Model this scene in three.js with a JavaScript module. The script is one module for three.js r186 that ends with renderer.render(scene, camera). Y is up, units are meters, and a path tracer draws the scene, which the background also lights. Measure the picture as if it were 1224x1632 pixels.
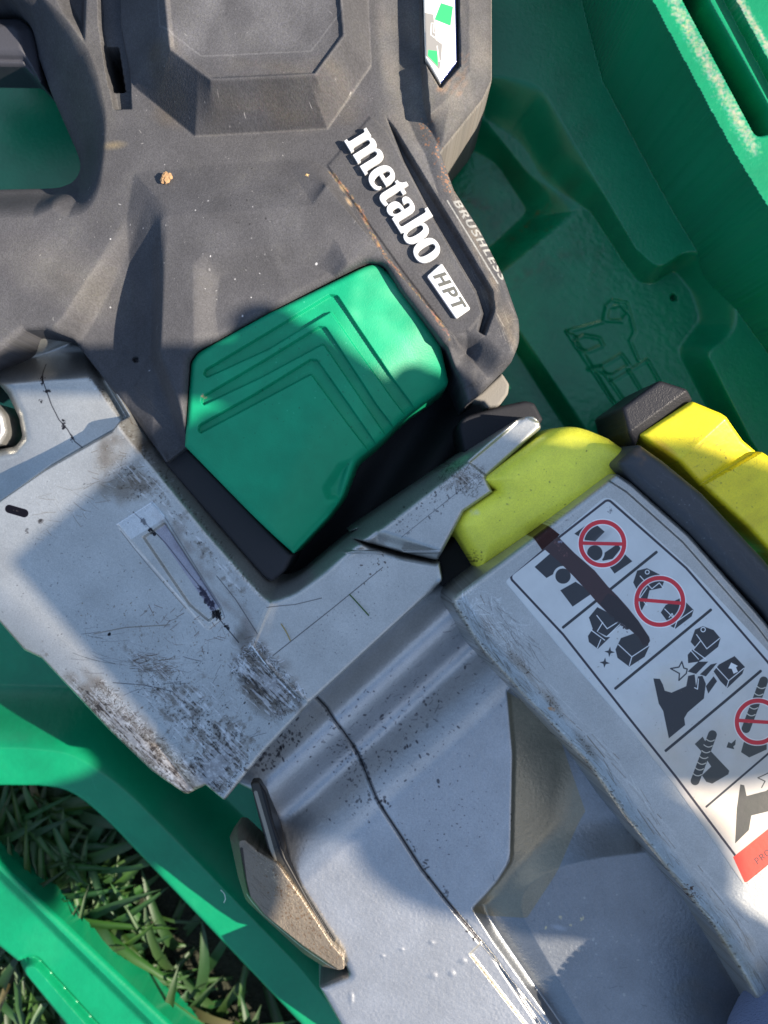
import * as THREE from 'three';
import { mergeGeometries } from 'three/addons/utils/BufferGeometryUtils.js';
import { TextGeometry } from 'three/addons/geometries/TextGeometry.js';
import { FontLoader } from 'three/addons/loaders/FontLoader.js';
import { RoundedBoxGeometry } from 'three/addons/geometries/RoundedBoxGeometry.js';
import { MarchingCubes } from 'three/addons/objects/MarchingCubes.js';

// ---------------------------------------------------------------- camera, sky, sun, exposure
const W = 768, HH = 1024;
const scene = new THREE.Scene();
const CAM_H = 447.5, FPX = 1750;                       // millimetres above the lawn; focal length in photo pixels
const camera = new THREE.PerspectiveCamera(2 * Math.atan(816 / FPX) * 180 / Math.PI, W / HH, 0.02, 500);
camera.up.set(0, 0, -1);
camera.position.set(0, CAM_H / 1000, 0);
camera.lookAt(0, 0, 0);
camera.focus = 0.358;
camera.userData.fStop = 9;
const hash = (i, j) => { let n = Math.imul(i | 0, 374761393) + Math.imul(j | 0, 668265263); n = Math.imul(n ^ (n >>> 13), 1274126177); return ((n ^ (n >>> 16)) >>> 0) / 4294967296; };
function vnoise(x, y) {
  const i = Math.floor(x), j = Math.floor(y), f = x - i, g = y - j, u = f * f * (3 - 2 * f), v = g * g * (3 - 2 * g);
  return (hash(i, j) * (1 - u) + hash(i + 1, j) * u) * (1 - v) + (hash(i, j + 1) * (1 - u) + hash(i + 1, j + 1) * u) * v;
}
const fbm = (x, y) => .5 * vnoise(x, y) + .25 * vnoise(x * 2.1 + 7, y * 2.1) + .15 * vnoise(x * 4.3, y * 4.3 + 3) + .1 * vnoise(x * 9.1, y * 9.1);
const clamp = (v, a = 0, b = 1) => v < a ? a : v > b ? b : v;
const sstep = t => { t = clamp(t); return t * t * (3 - 2 * t); };
const SUN_EL = 41 * Math.PI / 180, SUN_AZ = -7 * Math.PI / 180;   // from the right of the picture, azimuth turned a little down
const sunDir = new THREE.Vector3(Math.cos(SUN_EL) * Math.cos(SUN_AZ), Math.sin(SUN_EL), -Math.cos(SUN_EL) * Math.sin(SUN_AZ));
{
  const w = 256, h = 128, d = new Float32Array(w * h * 4);
  for (let j = 0; j < h; j++) for (let i = 0; i < w; i++) {
    const el = ((j + .5) / h - .5) * Math.PI, az = ((i + .5) / w - .5) * 2 * Math.PI;
    const v = new THREE.Vector3(Math.cos(el) * Math.cos(az), Math.sin(el), Math.cos(el) * Math.sin(az));
    const up = Math.max(0, v.y), c = v.dot(sunDir);
    const hz = Math.pow(1 - up, 3), glow = Math.pow(Math.max(0, c), 6) * .9 + Math.pow(Math.max(0, c), 60) * 2;
    const k = (j * w + i) * 4, cl = sstep((fbm(v.x * 2.2 / (.35 + up) + 4.3, v.z * 2.2 / (.35 + up) + 1.7) - .5) * 4) * sstep(up * 4) * .22;
    d[k] = cl + .092 + .11 * hz + glow * .3; d[k + 1] = cl + .165 + .1 * hz + glow * .27; d[k + 2] = cl * .96 + .305 + .03 * hz + glow * .23; d[k + 3] = 1;
  }
  const t = new THREE.DataTexture(d, w, h, THREE.RGBAFormat, THREE.FloatType);
  t.mapping = THREE.EquirectangularReflectionMapping; t.magFilter = t.minFilter = THREE.LinearFilter; t.needsUpdate = true;
  scene.background = t; scene.environment = t;
}
const sun = new THREE.DirectionalLight(0xfff1de, 5.0);
sun.position.copy(sunDir).multiplyScalar(3); sun.castShadow = true;
sun.shadow.mapSize.set(4096, 4096); sun.shadow.camera.left = sun.shadow.camera.bottom = -.6; sun.shadow.camera.right = sun.shadow.camera.top = .6;
scene.add(sun, sun.target);
const EXPOSURE = 2.35;

// ---------------------------------------------------------------- helpers
let seed = 12345;
const rnd = () => { seed = (seed * 1664525 + 1013904223) >>> 0; return seed / 4294967296; };
const rr = (a, b) => a + (b - a) * rnd();
const sOf = h => (CAM_H - h) / FPX;
const at = (x, y, h) => [(x - 612) * sOf(h), (y - 816) * sOf(h)];           // photo pixel -> millimetres on the level h
// polygon on level h; a third number rounds that corner (pixels)
function P(pts, h) {
  const n = pts.length, out = [];
  for (let i = 0; i < n; i++) {
    const [x, y, r] = pts[i];
    if (!r) { out.push(at(x, y, h)); continue; }
    const a = pts[(i + n - 1) % n], b = pts[(i + 1) % n];
    const la = Math.hypot(a[0] - x, a[1] - y), lb = Math.hypot(b[0] - x, b[1] - y), ra = Math.min(r, la * .48), rb = Math.min(r, lb * .48);
    const p0 = [x + (a[0] - x) / la * ra, y + (a[1] - y) / la * ra], p1 = [x + (b[0] - x) / lb * rb, y + (b[1] - y) / lb * rb];
    for (let k = 0; k <= 6; k++) { const t = k / 6, u = 1 - t; out.push(at(u * u * p0[0] + 2 * u * t * x + t * t * p1[0], u * u * p0[1] + 2 * u * t * y + t * t * p1[1], h)); }
  }
  return mk(out);
}
function mk(out) {
  const m = out.length, e = new Float64Array(m * 5); let x0 = 1e9, x1 = -1e9, z0 = 1e9, z1 = -1e9;
  for (let i = 0; i < m; i++) {
    const a = out[i], b = out[(i + 1) % m]; const dx = b[0] - a[0], dz = b[1] - a[1];
    e.set([a[0], a[1], dx, dz, 1 / Math.max(1e-9, dx * dx + dz * dz)], i * 5);
    x0 = Math.min(x0, a[0]); x1 = Math.max(x1, a[0]); z0 = Math.min(z0, a[1]); z1 = Math.max(z1, a[1]);
  }
  return { e, m, x0, x1, z0, z1, pts: out };
}
function sd(p, x, z) {                                                       // signed distance in mm, negative inside
  let best = 1e18, inside = false; const e = p.e;
  for (let i = 0, k = 0; i < p.m; i++, k += 5) {
    const px = x - e[k], pz = z - e[k + 1], dx = e[k + 2], dz = e[k + 3];
    let t = (px * dx + pz * dz) * e[k + 4]; t = t < 0 ? 0 : t > 1 ? 1 : t;
    const qx = px - dx * t, qz = pz - dz * t, d = qx * qx + qz * qz; if (d < best) best = d;
    if ((pz < 0) !== (pz - dz < 0) && (px - pz * dx / dz) * 1 < 0) inside = !inside;
  }
  const r = Math.sqrt(best); return inside ? -r : r;
}
const near = (p, x, z, m) => x > p.x0 - m && x < p.x1 + m && z > p.z0 - m && z < p.z1 + m;
function ramp(p, w, x, z) { if (!near(p, x, z, 0)) return 0; return sstep(-sd(p, x, z) / w); }             // 0 at the edge, 1 from w mm inside
function ridge(p, w, x, z) { if (!near(p, x, z, w)) return 0; return 1 - sstep(Math.abs(sd(p, x, z)) / w); } // along the outline
function loft(o, i, x, z, soft = .5) {                                       // 0 outside o, 1 inside i, a slope in between
  if (!near(o, x, z, 0)) return 0;
  const a = -sd(o, x, z); if (a <= 0) return 0;
  const b = sd(i, x, z); if (b <= 0) return 1;
  const t = a / (a + b); return t + (sstep(t) - t) * soft;
}
const line = (a, b, h) => { const p = at(...a, h), q = at(...b, h), l = Math.hypot(q[0] - p[0], q[1] - p[1]), nx = -(q[1] - p[1]) / l, nz = (q[0] - p[0]) / l; return (x, z) => (x - p[0]) * nx + (z - p[1]) * nz; }; // positive to the right of a->b as drawn
function segd(pts, x, z) { let b = 1e9; for (let i = 0; i + 1 < pts.length; i++) { const [ax, az] = pts[i], [bx, bz] = pts[i + 1], dx = bx - ax, dz = bz - az; const t = clamp(((x - ax) * dx + (z - az) * dz) / (dx * dx + dz * dz)); b = Math.min(b, Math.hypot(x - ax - dx * t, z - az - dz * t)); } return b; }
const path = (pts, h) => pts.map(p => at(p[0], p[1], h));
const groove = (pts, w, x, z) => 1 - sstep(segd(pts, x, z) / w);

const numbers = {};
const numbered = n => { const k = numbers[n] = (numbers[n] ?? -1) + 1; return k ? `${n}_${String(k).padStart(3, '0')}` : n; };
function tag(o, label, category, group, kind) { if (label) o.userData.label = label; if (category) o.userData.category = category; if (group) o.userData.group = group; if (kind) o.userData.kind = kind; return o; }
function mesh(name, g, m, parent = scene) { const o = new THREE.Mesh(g, m); o.name = parent === scene ? numbered(name) : name; o.castShadow = o.receiveShadow = true; parent.add(o); return o; }
function thing(name, label, category, group) { const o = new THREE.Group(); o.name = numbered(name); scene.add(o); return tag(o, label, category, group); }

// a moulded or cast body: outline (mm), top surface height(x, z, d) with d = distance to the edge, rounded edge, side walls down to `bottom`
function relief(name, parent, { out, holes = [], top, bottom, fillet = 0, draft = 0, res = .42, mat, box, clip }) {
  const S = (x, z) => { let s = sd(out, x, z); for (const h of holes) s = Math.max(s, -sd(h, x, z)); return s; };
  let { x0, x1, z0, z1 } = box || out; x0 -= res; z0 -= res; x1 += res; z1 += res;
  if (clip) { x0 = Math.max(x0, clip[0]); z0 = Math.max(z0, clip[1]); x1 = Math.min(x1, clip[2]); z1 = Math.min(z1, clip[3]); }
  const nx = Math.ceil((x1 - x0) / res) + 1, nz = Math.ceil((z1 - z0) / res) + 1;
  const s = new Float32Array(nx * nz);
  for (let j = 0; j < nz; j++) for (let i = 0; i < nx; i++) { let v = S(x0 + i * res, z0 + j * res); if (clip && (i === 0 || j === 0 || i === nx - 1 || j === nz - 1)) v = Math.max(v, .01); if (Math.abs(v) < 1e-4) v = 1e-4; s[j * nx + i] = v; }
  const pos = [], uv = [], idx = [], ids = new Map(), px = [], pz = [];
  const add = (x, z, d) => {
    let h = top(x, z, d);
    if (fillet && d < fillet) h -= fillet - Math.sqrt(Math.max(0, fillet * fillet - (fillet - d) * (fillet - d)));
    pos.push(x, h, z); uv.push((x - out.x0) / (out.x1 - out.x0), 1 - (z - out.z0) / (out.z1 - out.z0)); return pos.length / 3 - 1;
  };
  const node = k => { let v = ids.get(k); if (v === undefined) { const i = k % nx, j = (k - i) / nx; v = add(x0 + i * res, z0 + j * res, -s[k]); ids.set(k, v); } return v; };
  const cross = (a, b) => { const key = a < b ? a * 1e7 + b + .5 : b * 1e7 + a + .5; let v = ids.get(key); if (v === undefined) { const t = clamp(s[a] / (s[a] - s[b]), .02, .98); const ia = a % nx, ja = (a - ia) / nx, ib = b % nx, jb = (b - ib) / nx; v = add(x0 + (ia + (ib - ia) * t) * res, z0 + (ja + (jb - ja) * t) * res, 0); ids.set(key, v); } return v; };
  const rim = [];
  for (let j = 0; j + 1 < nz; j++) for (let i = 0; i + 1 < nx; i++) {
    const c = [j * nx + i, (j + 1) * nx + i, (j + 1) * nx + i + 1, j * nx + i + 1];           // counter-clockwise seen from above
    const inn = c.map(k => s[k] < 0), n = inn[0] + inn[1] + inn[2] + inn[3]; if (!n) continue;
    const poly = []; const edge = [];
    for (let k = 0; k < 4; k++) {
      const a = c[k], b = c[(k + 1) % 4];
      if (inn[k]) poly.push(node(a));
      if (inn[k] !== inn[(k + 1) % 4]) { const v = cross(a, b); poly.push(v); edge.push([poly.length - 1, inn[k]]); }
    }
    for (let k = 1; k + 1 < poly.length; k++) idx.push(poly[0], poly[k], poly[k + 1]);
    if (edge.length === 2) { const a = edge.find(q => q[1]), b = edge.find(q => !q[1]); rim.push([poly[a[0]], poly[b[0]]]); }
    else if (edge.length === 4) for (let k = 0; k < 4; k++) if (edge[k][1]) rim.push([poly[edge[k][0]], poly[edge[(k + 1) % 4][0]]]);
  }
  const g = new THREE.BufferGeometry();
  g.setAttribute('position', new THREE.Float32BufferAttribute(pos, 3)); g.setIndex(idx); g.computeVertexNormals();
  const nor = Array.from(g.attributes.normal.array), side = new Map();
  const wall = v => {
    let q = side.get(v); if (q) return q;
    const x = pos[v * 3], y = pos[v * 3 + 1], z = pos[v * 3 + 2], e = .15; let gx = S(x + e, z) - S(x - e, z), gz = S(x, z + e) - S(x, z - e); const l = Math.hypot(gx, gz) || 1; gx /= l; gz /= l;
    const a = pos.length / 3; const b = Math.min(bottom, y - .2), ny = draft ? draft / Math.hypot(draft, y - b) : 0;
    pos.push(x, y, z, x + gx * draft, b, z + gz * draft); const u = uv[v * 2], w = uv[v * 2 + 1]; uv.push(u, w, u, w);
    nor.push(gx, ny, gz, gx, ny, gz); q = [a, a + 1]; side.set(v, q); return q;
  };
  for (const [a, b] of rim) { const p = wall(a), q = wall(b); idx.push(p[0], p[1], q[0], q[0], p[1], q[1]); }
  for (let i = 0; i < pos.length; i++) pos[i] /= 1000;
  const G = new THREE.BufferGeometry();
  G.setAttribute('position', new THREE.Float32BufferAttribute(pos, 3)); G.setAttribute('normal', new THREE.Float32BufferAttribute(nor, 3)); G.setAttribute('uv', new THREE.Float32BufferAttribute(uv, 2)); G.setIndex(idx);
  return mesh(name, G, mat, parent);
}
// paint: a canvas over the outline's box, drawn in photo pixels of the level h (what the surface is made of, marks and wear)
function paint(out, h, ppm, base, draw, noise) {
  const w = Math.min(2048, Math.round((out.x1 - out.x0) * ppm)), hh = Math.min(2048, Math.round((out.z1 - out.z0) * ppm));
  const c = document.createElement('canvas'); c.width = w; c.height = hh; const ctx = c.getContext('2d');
  ctx.fillStyle = base; ctx.fillRect(0, 0, w, hh);
  const kx = w / (out.x1 - out.x0), kz = hh / (out.z1 - out.z0), s = sOf(h);
  ctx.setTransform(s * kx, 0, 0, s * kz, (-612 * s - out.x0) * kx, (-816 * s - out.z0) * kz);
  ctx.lineCap = 'round'; ctx.lineJoin = 'round';
  draw && draw(ctx);
  ctx.setTransform(1, 0, 0, 1, 0, 0);
  if (noise) {
    const im = ctx.getImageData(0, 0, w, hh), d = im.data, toPx = (i, j) => [(i / kx + out.x0) / s + 612, (j / kz + out.z0) / s + 816];
    for (let j = 0; j < hh; j++) for (let i = 0; i < w; i++) { const k = (j * w + i) * 4; const [x, y] = toPx(i, j); noise(d, k, x, y); }
    ctx.putImageData(im, 0, 0);
  }
  const t = new THREE.CanvasTexture(c); t.colorSpace = THREE.SRGBColorSpace; t.anisotropy = 8; return t;
}
function grainTex(px, f) {                                                   // tileable grey noise
  const d = new Uint8Array(px * px * 4);
  for (let j = 0; j < px; j++) for (let i = 0; i < px; i++) { const v = f(i, j) * 255; const k = (j * px + i) * 4; d[k] = d[k + 1] = d[k + 2] = clamp(v, 0, 255); d[k + 3] = 255; }
  const t = new THREE.DataTexture(d, px, px); t.wrapS = t.wrapT = THREE.RepeatWrapping; t.magFilter = t.minFilter = THREE.LinearFilter; t.needsUpdate = true; return t;
}
const tn = (n, x, y) => { const i = Math.floor(x), j = Math.floor(y), f = x - i, g = y - j, u = f * f * (3 - 2 * f), v = g * g * (3 - 2 * g), m = a => ((a % n) + n) % n; return (hash(m(i), m(j)) * (1 - u) + hash(m(i + 1), m(j)) * u) * (1 - v) + (hash(m(i), m(j + 1)) * (1 - u) + hash(m(i + 1), m(j + 1)) * u) * v; };
const FINE = grainTex(512, (i, j) => .6 * tn(128, i / 4, j / 4) + .4 * tn(256, i / 2, j / 2));            // cells of 4 px
const PEEL = grainTex(512, (i, j) => .65 * tn(48, i / 512 * 48, j / 512 * 48) + .35 * tn(128, i / 4, j / 4));
function grain(t, out, tile) { const c = t.clone(); c.repeat.set((out.x1 - out.x0) / tile, (out.z1 - out.z0) / tile); c.needsUpdate = true; return c; }
// brush vocabulary
const smudge = (c, x, y, rx, ry, rot, col, a) => { c.save(); c.translate(x, y); c.rotate(rot); c.scale(rx, ry); const g = c.createRadialGradient(0, 0, 0, 0, 0, 1); g.addColorStop(0, `rgba(${col},${a})`); g.addColorStop(.5, `rgba(${col},${a * .55})`); g.addColorStop(1, `rgba(${col},0)`); c.fillStyle = g; c.fillRect(-1, -1, 2, 2); c.restore(); };
function specks(c, n, x, y, rx, ry, rot, s0, s1, col, a) {
  const cr = Math.cos(rot), sr = Math.sin(rot);
  for (let i = 0; i < n; i++) { const t = rnd() * 6.283, r = Math.sqrt(rnd()) * (.4 + .6 * rnd()), u = Math.cos(t) * r * rx, v = Math.sin(t) * r * ry, s = s0 + (s1 - s0) * Math.pow(rnd(), 2.5); c.fillStyle = `rgba(${col},${a * rr(.4, 1)})`; c.beginPath(); c.ellipse(x + u * cr - v * sr, y + u * sr + v * cr, s * rr(.5, 1.3), s * rr(.35, .8), rnd() * 3, 0, 6.283); c.fill(); }
}
function scratches(c, n, x, y, rx, ry, rot, ang, jit, len, w, col, a) {
  const cr = Math.cos(rot), sr = Math.sin(rot);
  for (let i = 0; i < n; i++) { const u = rr(-1, 1) * rx, v = rr(-1, 1) * ry, px = x + u * cr - v * sr, py = y + u * sr + v * cr, b = ang + rr(-jit, jit), l = len * rr(.25, 1); c.strokeStyle = `rgba(${col},${a * rr(.3, 1)})`; c.lineWidth = w * rr(.4, 1.2); c.beginPath(); c.moveTo(px, py); c.quadraticCurveTo(px + Math.cos(b + .1) * l * .5, py + Math.sin(b + .1) * l * .5, px + Math.cos(b) * l, py + Math.sin(b) * l); c.stroke(); }
}
const fillPoly = (c, pts, col) => { c.fillStyle = col; c.beginPath(); pts.forEach((p, i) => i ? c.lineTo(p[0], p[1]) : c.moveTo(p[0], p[1])); c.closePath(); c.fill(); };
const strokePath = (c, pts, col, w, close) => { c.strokeStyle = col; c.lineWidth = w; c.beginPath(); pts.forEach((p, i) => i ? c.lineTo(p[0], p[1]) : c.moveTo(p[0], p[1])); if (close) c.closePath(); c.stroke(); };
const mul = (d, k, f) => { d[k] = clamp(d[k] * f, 0, 255); d[k + 1] = clamp(d[k + 1] * f, 0, 255); d[k + 2] = clamp(d[k + 2] * f, 0, 255); };
const mix = (d, k, r, g, b, a) => { d[k] += (r - d[k]) * a; d[k + 1] += (g - d[k + 1]) * a; d[k + 2] += (b - d[k + 2]) * a; };

// ---------------------------------------------------------------- the ground
{
  const g = new THREE.PlaneGeometry(60, 60); g.rotateX(-Math.PI / 2);
  tag(mesh('ground', g, new THREE.MeshStandardMaterial({ color: new THREE.Color().setRGB(.018, .020, .010), roughness: 1, bumpMap: (() => { const t = PEEL.clone(); t.repeat.set(600, 600); t.needsUpdate = true; return t; })(), bumpScale: .004 })), 'dark soil under the lawn', null, null, 'structure');
  // blades
  const n = 5, pos = [], idx = [], nor = [];
  for (let k = 0; k <= n; k++) { const t = k / n, w = .5 * Math.pow(1 - t, .55) * (.75 + .25 * Math.sin(t * 3)), y = Math.sin(t * 1.25) * .8, z = (1 - Math.cos(t * 1.25)) * .9; pos.push(-w, y + .12 * w, z, 0, y - .0, z, w, y + .12 * w, z); }
  for (let k = 0; k < n; k++) { const a = k * 3; idx.push(a, a + 1, a + 3, a + 1, a + 4, a + 3, a + 1, a + 2, a + 4, a + 2, a + 5, a + 4); }
  const bg = new THREE.BufferGeometry(); bg.setAttribute('position', new THREE.Float32BufferAttribute(pos, 3)); bg.setIndex(idx); bg.computeVertexNormals();
  const bm = new THREE.MeshPhysicalMaterial({ color: 0xffffff, roughness: .55, side: THREE.DoubleSide, transmission: .25, thickness: 0 });
  const N = 7000, im = new THREE.InstancedMesh(bg, bm, N), m = new THREE.Matrix4(), q = new THREE.Quaternion(), col = new THREE.Color();
  for (let i = 0; i < N; i++) {
    const close = i < 1500; let x, z; if (close) { x = rr(-.17, .01); z = rr(.085, .25); const e = (x + .095) * 1.05 + .135; if (z < e + .03) { x = -.17 + rnd() * .05; z = .11 + rnd() * .12; } }
    else do { x = rr(-.9, .9); z = rr(-.9, .9); } while (x > -.3 && x < .36 && z > -.34 && z < .4);
    const L = close ? rr(.03, .056) : rr(.035, .08), w = rr(.0026, .0064);
    q.setFromEuler(new THREE.Euler(close ? rr(.5, 1.25) : rr(-.25, .9), rnd() * 6.283, rr(-.5, .5), 'YXZ'));
    m.compose(new THREE.Vector3(x, rr(-.004, .004), z), q, new THREE.Vector3(w, L, L * rr(.5, 1.3)));
    im.setMatrixAt(i, m); const b = rr(.6, 1.35), dry = rnd() < .02;
    col.setRGB(dry ? .1 : .017 * b * rr(.6, 1.6), dry ? .085 : .066 * b, dry ? .03 : .0055 * b * rr(.6, 2.6)); im.setColorAt(i, col);
  }
  im.name = 'grass'; im.castShadow = im.receiveShadow = true; scene.add(im); tag(im, 'lawn of broad green grass blades under and around the green case', 'grass', null, 'stuff');
}

// ---------------------------------------------------------------- the green case
const GREEN = '#067850';
const kase = thing('tool_case', 'green moulded plastic carrying case lying open on the grass with the tool in it', 'tool case');
{
  const RL = 30, RR = 113, RIM = 70;
  const out = P([[-330, -330], [1560, -330], [1560, 1960], [-330, 1960]], 60);
  const opening = P([[-420, 1250], [60, 1254], [108, 1260, 30], [160, 1300, 40], [560, 1720], [900, 2100], [760, 2200], [300, 1660], [-20, 1358, 20], [-420, 960]], RL);
  const outer = P([[-420, 1180], [30, 1540], [100, 1632], [300, 1860], [500, 2100], [-420, 2100]], RL - 3);
  const cavO = P([[-500, 1194], [40, 1192], [112, 1200, 30], [190, 1250, 40], [330, 1390], [480, 1545], [620, 1720], [800, 2100], [1800, 2100], [1800, 1200], [1224, 352], [1032, -10], [930, -400], [-500, -400]], RL);
  const cavI = P([[-500, 1080], [200, 1100, 60], [340, 1260], [520, 1440], [760, 1800], [900, 2100], [1500, 2100], [1500, 1500], [1130, 800], [1000, 560], [880, 200, 60], [780, 130], [700, -400], [-500, -400]], 12);
  // right: ledge, pad, pocket
  const wallO = P([[1224, 352, 300], [1032, -10], [930, -400], [200, -400], [200, 2200], [1900, 2200], [1800, 1100]], RR);
  const wallI = P([[1205, 470, 300], [930, -10], [820, -400], [200, -400], [200, 2200], [1800, 2200], [1700, 1300]], 46);
  const dropO = P([[200, 100], [800, 127], [858, 140, 24], [893, 200, 40], [1008, 400], [1046, 432, 16], [1092, 402, 20], [1132, 410, 30], [1166, 470, 30], [1172, 530, 30], [1122, 566, 10], [1190, 700], [1420, 1060], [1420, 2100], [200, 2100]], 42);
  const dropI = P([[200, 180], [770, 190], [835, 235, 30], [862, 290, 20], [940, 340], [1015, 452, 10], [1040, 454, 10], [1072, 432, 10], [1100, 470, 10], [1112, 510, 10], [1076, 560, 14], [1160, 720], [1380, 1080], [1380, 2100], [200, 2100]], 27);
  const pocO = P([[200, 150], [760, 180, 20], [842, 280, 16], [928, 336, 6], [800, 438], [760, 470], [200, 480]], 27);
  const pocI = P([[200, 220], [740, 240, 30], [790, 262, 20], [838, 340, 10], [790, 385], [740, 430], [200, 440]], 12);
  const floorO = P([[800, 440], [815, 510], [890, 620], [985, 760], [1100, 1200], [1300, 2200], [200, 2200], [200, 440]], 27);
  const floorI = P([[775, 450], [800, 530], [870, 640], [950, 760], [1000, 1200], [1200, 2200], [200, 2200], [200, 450]], 14);
  const slotO = P([[1087, -120], [1130, -120], [1130, 0], [1226, 170], [1232, 214, 10], [1204, 218, 8], [1087, 0]], RR);
  const stepL = line([1118, -40], [1240, 190], RR), stepR = line([1160, -20], [1240, 130], RR);
  const art = [[[918, 540], [902, 530], [960, 514], [965, 490], [975, 480], [998, 484], [1003, 503], [1010, 530], [1003, 545], [1016, 575]], [[902, 530], [975, 640]], [[915, 542], [930, 536], [955, 540], [960, 552], [935, 562], [918, 556], [915, 542]], [[965, 512], [968, 492], [988, 487], [999, 500], [990, 513], [965, 512]], [[950, 590], [990, 566], [1002, 583], [974, 600], [963, 597], [950, 590]], [[936, 590], [955, 585], [1000, 650]], [[972, 610], [1030, 575], [1050, 610]], [[918, 546], [1000, 680]], [[1000, 590], [1030, 640]]].map(p => path(p, 27));
  const hand = P([[28, 1538, 6], [40, 1530, 6], [56, 1530, 6], [72, 1548, 8], [300, 1800], [420, 2000], [260, 2000], [95, 1632], [32, 1556, 5]], RL - 3);
  const ribT = P([[38, 1546, 4], [46, 1542, 4], [56, 1545, 6], [250, 1770], [300, 1990], [120, 1650], [40, 1556, 4]], RL + 1);
  const top = (x, z) => {
    let h = x < -60 || z > 0 && x < 60 ? RL : RR;
    if (z > 0 && x < 60 || x < -60) {                                   // left side: inner wall down to the floor, the rim and the handle
      const t = loft(cavO, cavI, x, z, .45); h -= t * 22;
      const l = line([0, 1400], [250, 1650], RL)(x, z); if (l > -2) h -= 4 * sstep((l + 3) / 6);
      h += 3.2 * loft(hand, ribT, x, z, .5);
      h -= 1.2 * ridge(hand, 1.6, x, z) * (sd(hand, x, z) > 0 ? 1 : 0);
      return h;
    }
    const w = loft(wallO, wallI, x, z, .85); h -= (RR - 46) * w;
    if (w >= .7 || z > 0) {
      const d = loft(dropO, dropI, x, z, .8); h = Math.min(h, h - 17 * d);
      h -= 14 * loft(pocO, pocI, x, z, .8);
      h -= 12 * loft(floorO, floorI, x, z, .8);
      if (d > .9) for (const p of art) h -= .9 * groove(p, .9, x, z);
      if (d > .9) h += .25 * (fbm(x * .7, z * .7) - .5);
    }
    const hp = at(1072, 476, 27); if (Math.hypot(x - hp[0], z - hp[1]) < 1.1) h -= 4;
    h -= 26 * ramp(slotO, 2.2, x, z);
    if (near(slotO, x, z, 60)) { const a = stepL(x, z); if (a < 0 && sd(slotO, x, z) > 0 && z < -118) h -= 5 * sstep(-a / 1.5) * (stepR(x, z) > 0 ? 1 : 0); }
    return h;
  };
  const map = paint(out, RIM, 4, GREEN, c => {
    for (let i = 0; i < 60; i++) smudge(c, rr(720, 1000), rr(150, 420), rr(15, 60), rr(8, 30), rr(0, 3), '70,62,40', .12);
    for (const p of [[[1040, -40], [1210, 290]]]) { }
    // grey scuffed dirt along the rim by the slot
    c.save(); c.translate(612, 816); c.scale(sOf(113) / sOf(70), sOf(113) / sOf(70)); c.translate(-612, -816);
    for (let i = 0; i < 2600; i++) { const t = rnd(), x = 1062 + t * 140 + (rnd() + rnd() - 1) * 15, y = -20 + t * 262 + (rnd() + rnd() - 1) * 15; c.fillStyle = `rgba(${165 + rr(-30, 30)},${150 + rr(-25, 25)},${130 + rr(-25, 25)},${rr(.05, .26)})`; c.fillRect(x, y, rr(1.5, 6), rr(1.5, 5)); }
    for (let i = 0; i < 1300; i++) { const t = rnd(), x = 1172 + t * 70 + (rnd() + rnd() - 1) * 9, y = -10 + t * 120 + (rnd() + rnd() - 1) * 9; c.fillStyle = `rgba(${165 + rr(-30, 30)},${150 + rr(-25, 25)},${130 + rr(-25, 25)},${rr(.05, .26)})`; c.fillRect(x, y, rr(1.5, 5), rr(1.5, 4)); }
    c.restore();
    for (let i = 0; i < 500; i++) { const t = rnd(), x = 110 + t * 140 + rr(-6, 6), y = 1560 + t * 150 + rr(-6, 6); c.fillStyle = `rgba(170,150,120,${rr(.1, .45)})`; c.fillRect(x, y, rr(1, 5), rr(1, 3)); }
    scratches(c, 60, 250, 1350, 200, 150, .7, .8, .6, 30, .8, '120,190,150', .25);
    scratches(c, 120, 1000, 400, 260, 330, 0, 1.0, .7, 26, .8, '110,170,140', .18);
    specks(c, 240, 950, 480, 260, 330, 0, .7, 2.2, '190,200,180', .3);
    // dirt caught along the moulded edges
    const dirt = (pts, n, sp, a) => { for (let i = 0; i < n; i++) { const k = Math.floor(rnd() * (pts.length - 1)), t = rnd(), x = pts[k][0] + (pts[k + 1][0] - pts[k][0]) * t, y = pts[k][1] + (pts[k + 1][1] - pts[k][1]) * t; smudge(c, x + rr(-sp, sp), y + rr(-sp, sp), rr(5, 16), rr(3, 9), rr(0, 3), '95,75,50', a * rnd()); } };
    dirt([[760, 480], [860, 400], [940, 352]], 90, 10, .22); dirt([[880, 200], [940, 320], [1010, 440]], 60, 8, .16); dirt([[760, 240], [800, 260], [850, 350]], 60, 6, .2);
    specks(c, 60, 880, 300, 40, 60, .5, 1, 6, '110,85,50', .4);
  }, (d, k, x, y) => { const n = fbm(x * .012, y * .012), f = fbm(x * .15, y * .15); mul(d, k, .86 + .28 * n + .06 * f); mix(d, k, 96, 92, 70, .1 * sstep((n - .5) * 4)); });
  const m = new THREE.MeshPhysicalMaterial({ map, roughness: .3, bumpMap: grain(PEEL, out, 45), bumpScale: .00005 });
  relief('moulded_shell', kase, { out, holes: [opening, outer], top, bottom: 6, fillet: 2.2, res: .52, mat: m });
}

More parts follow.
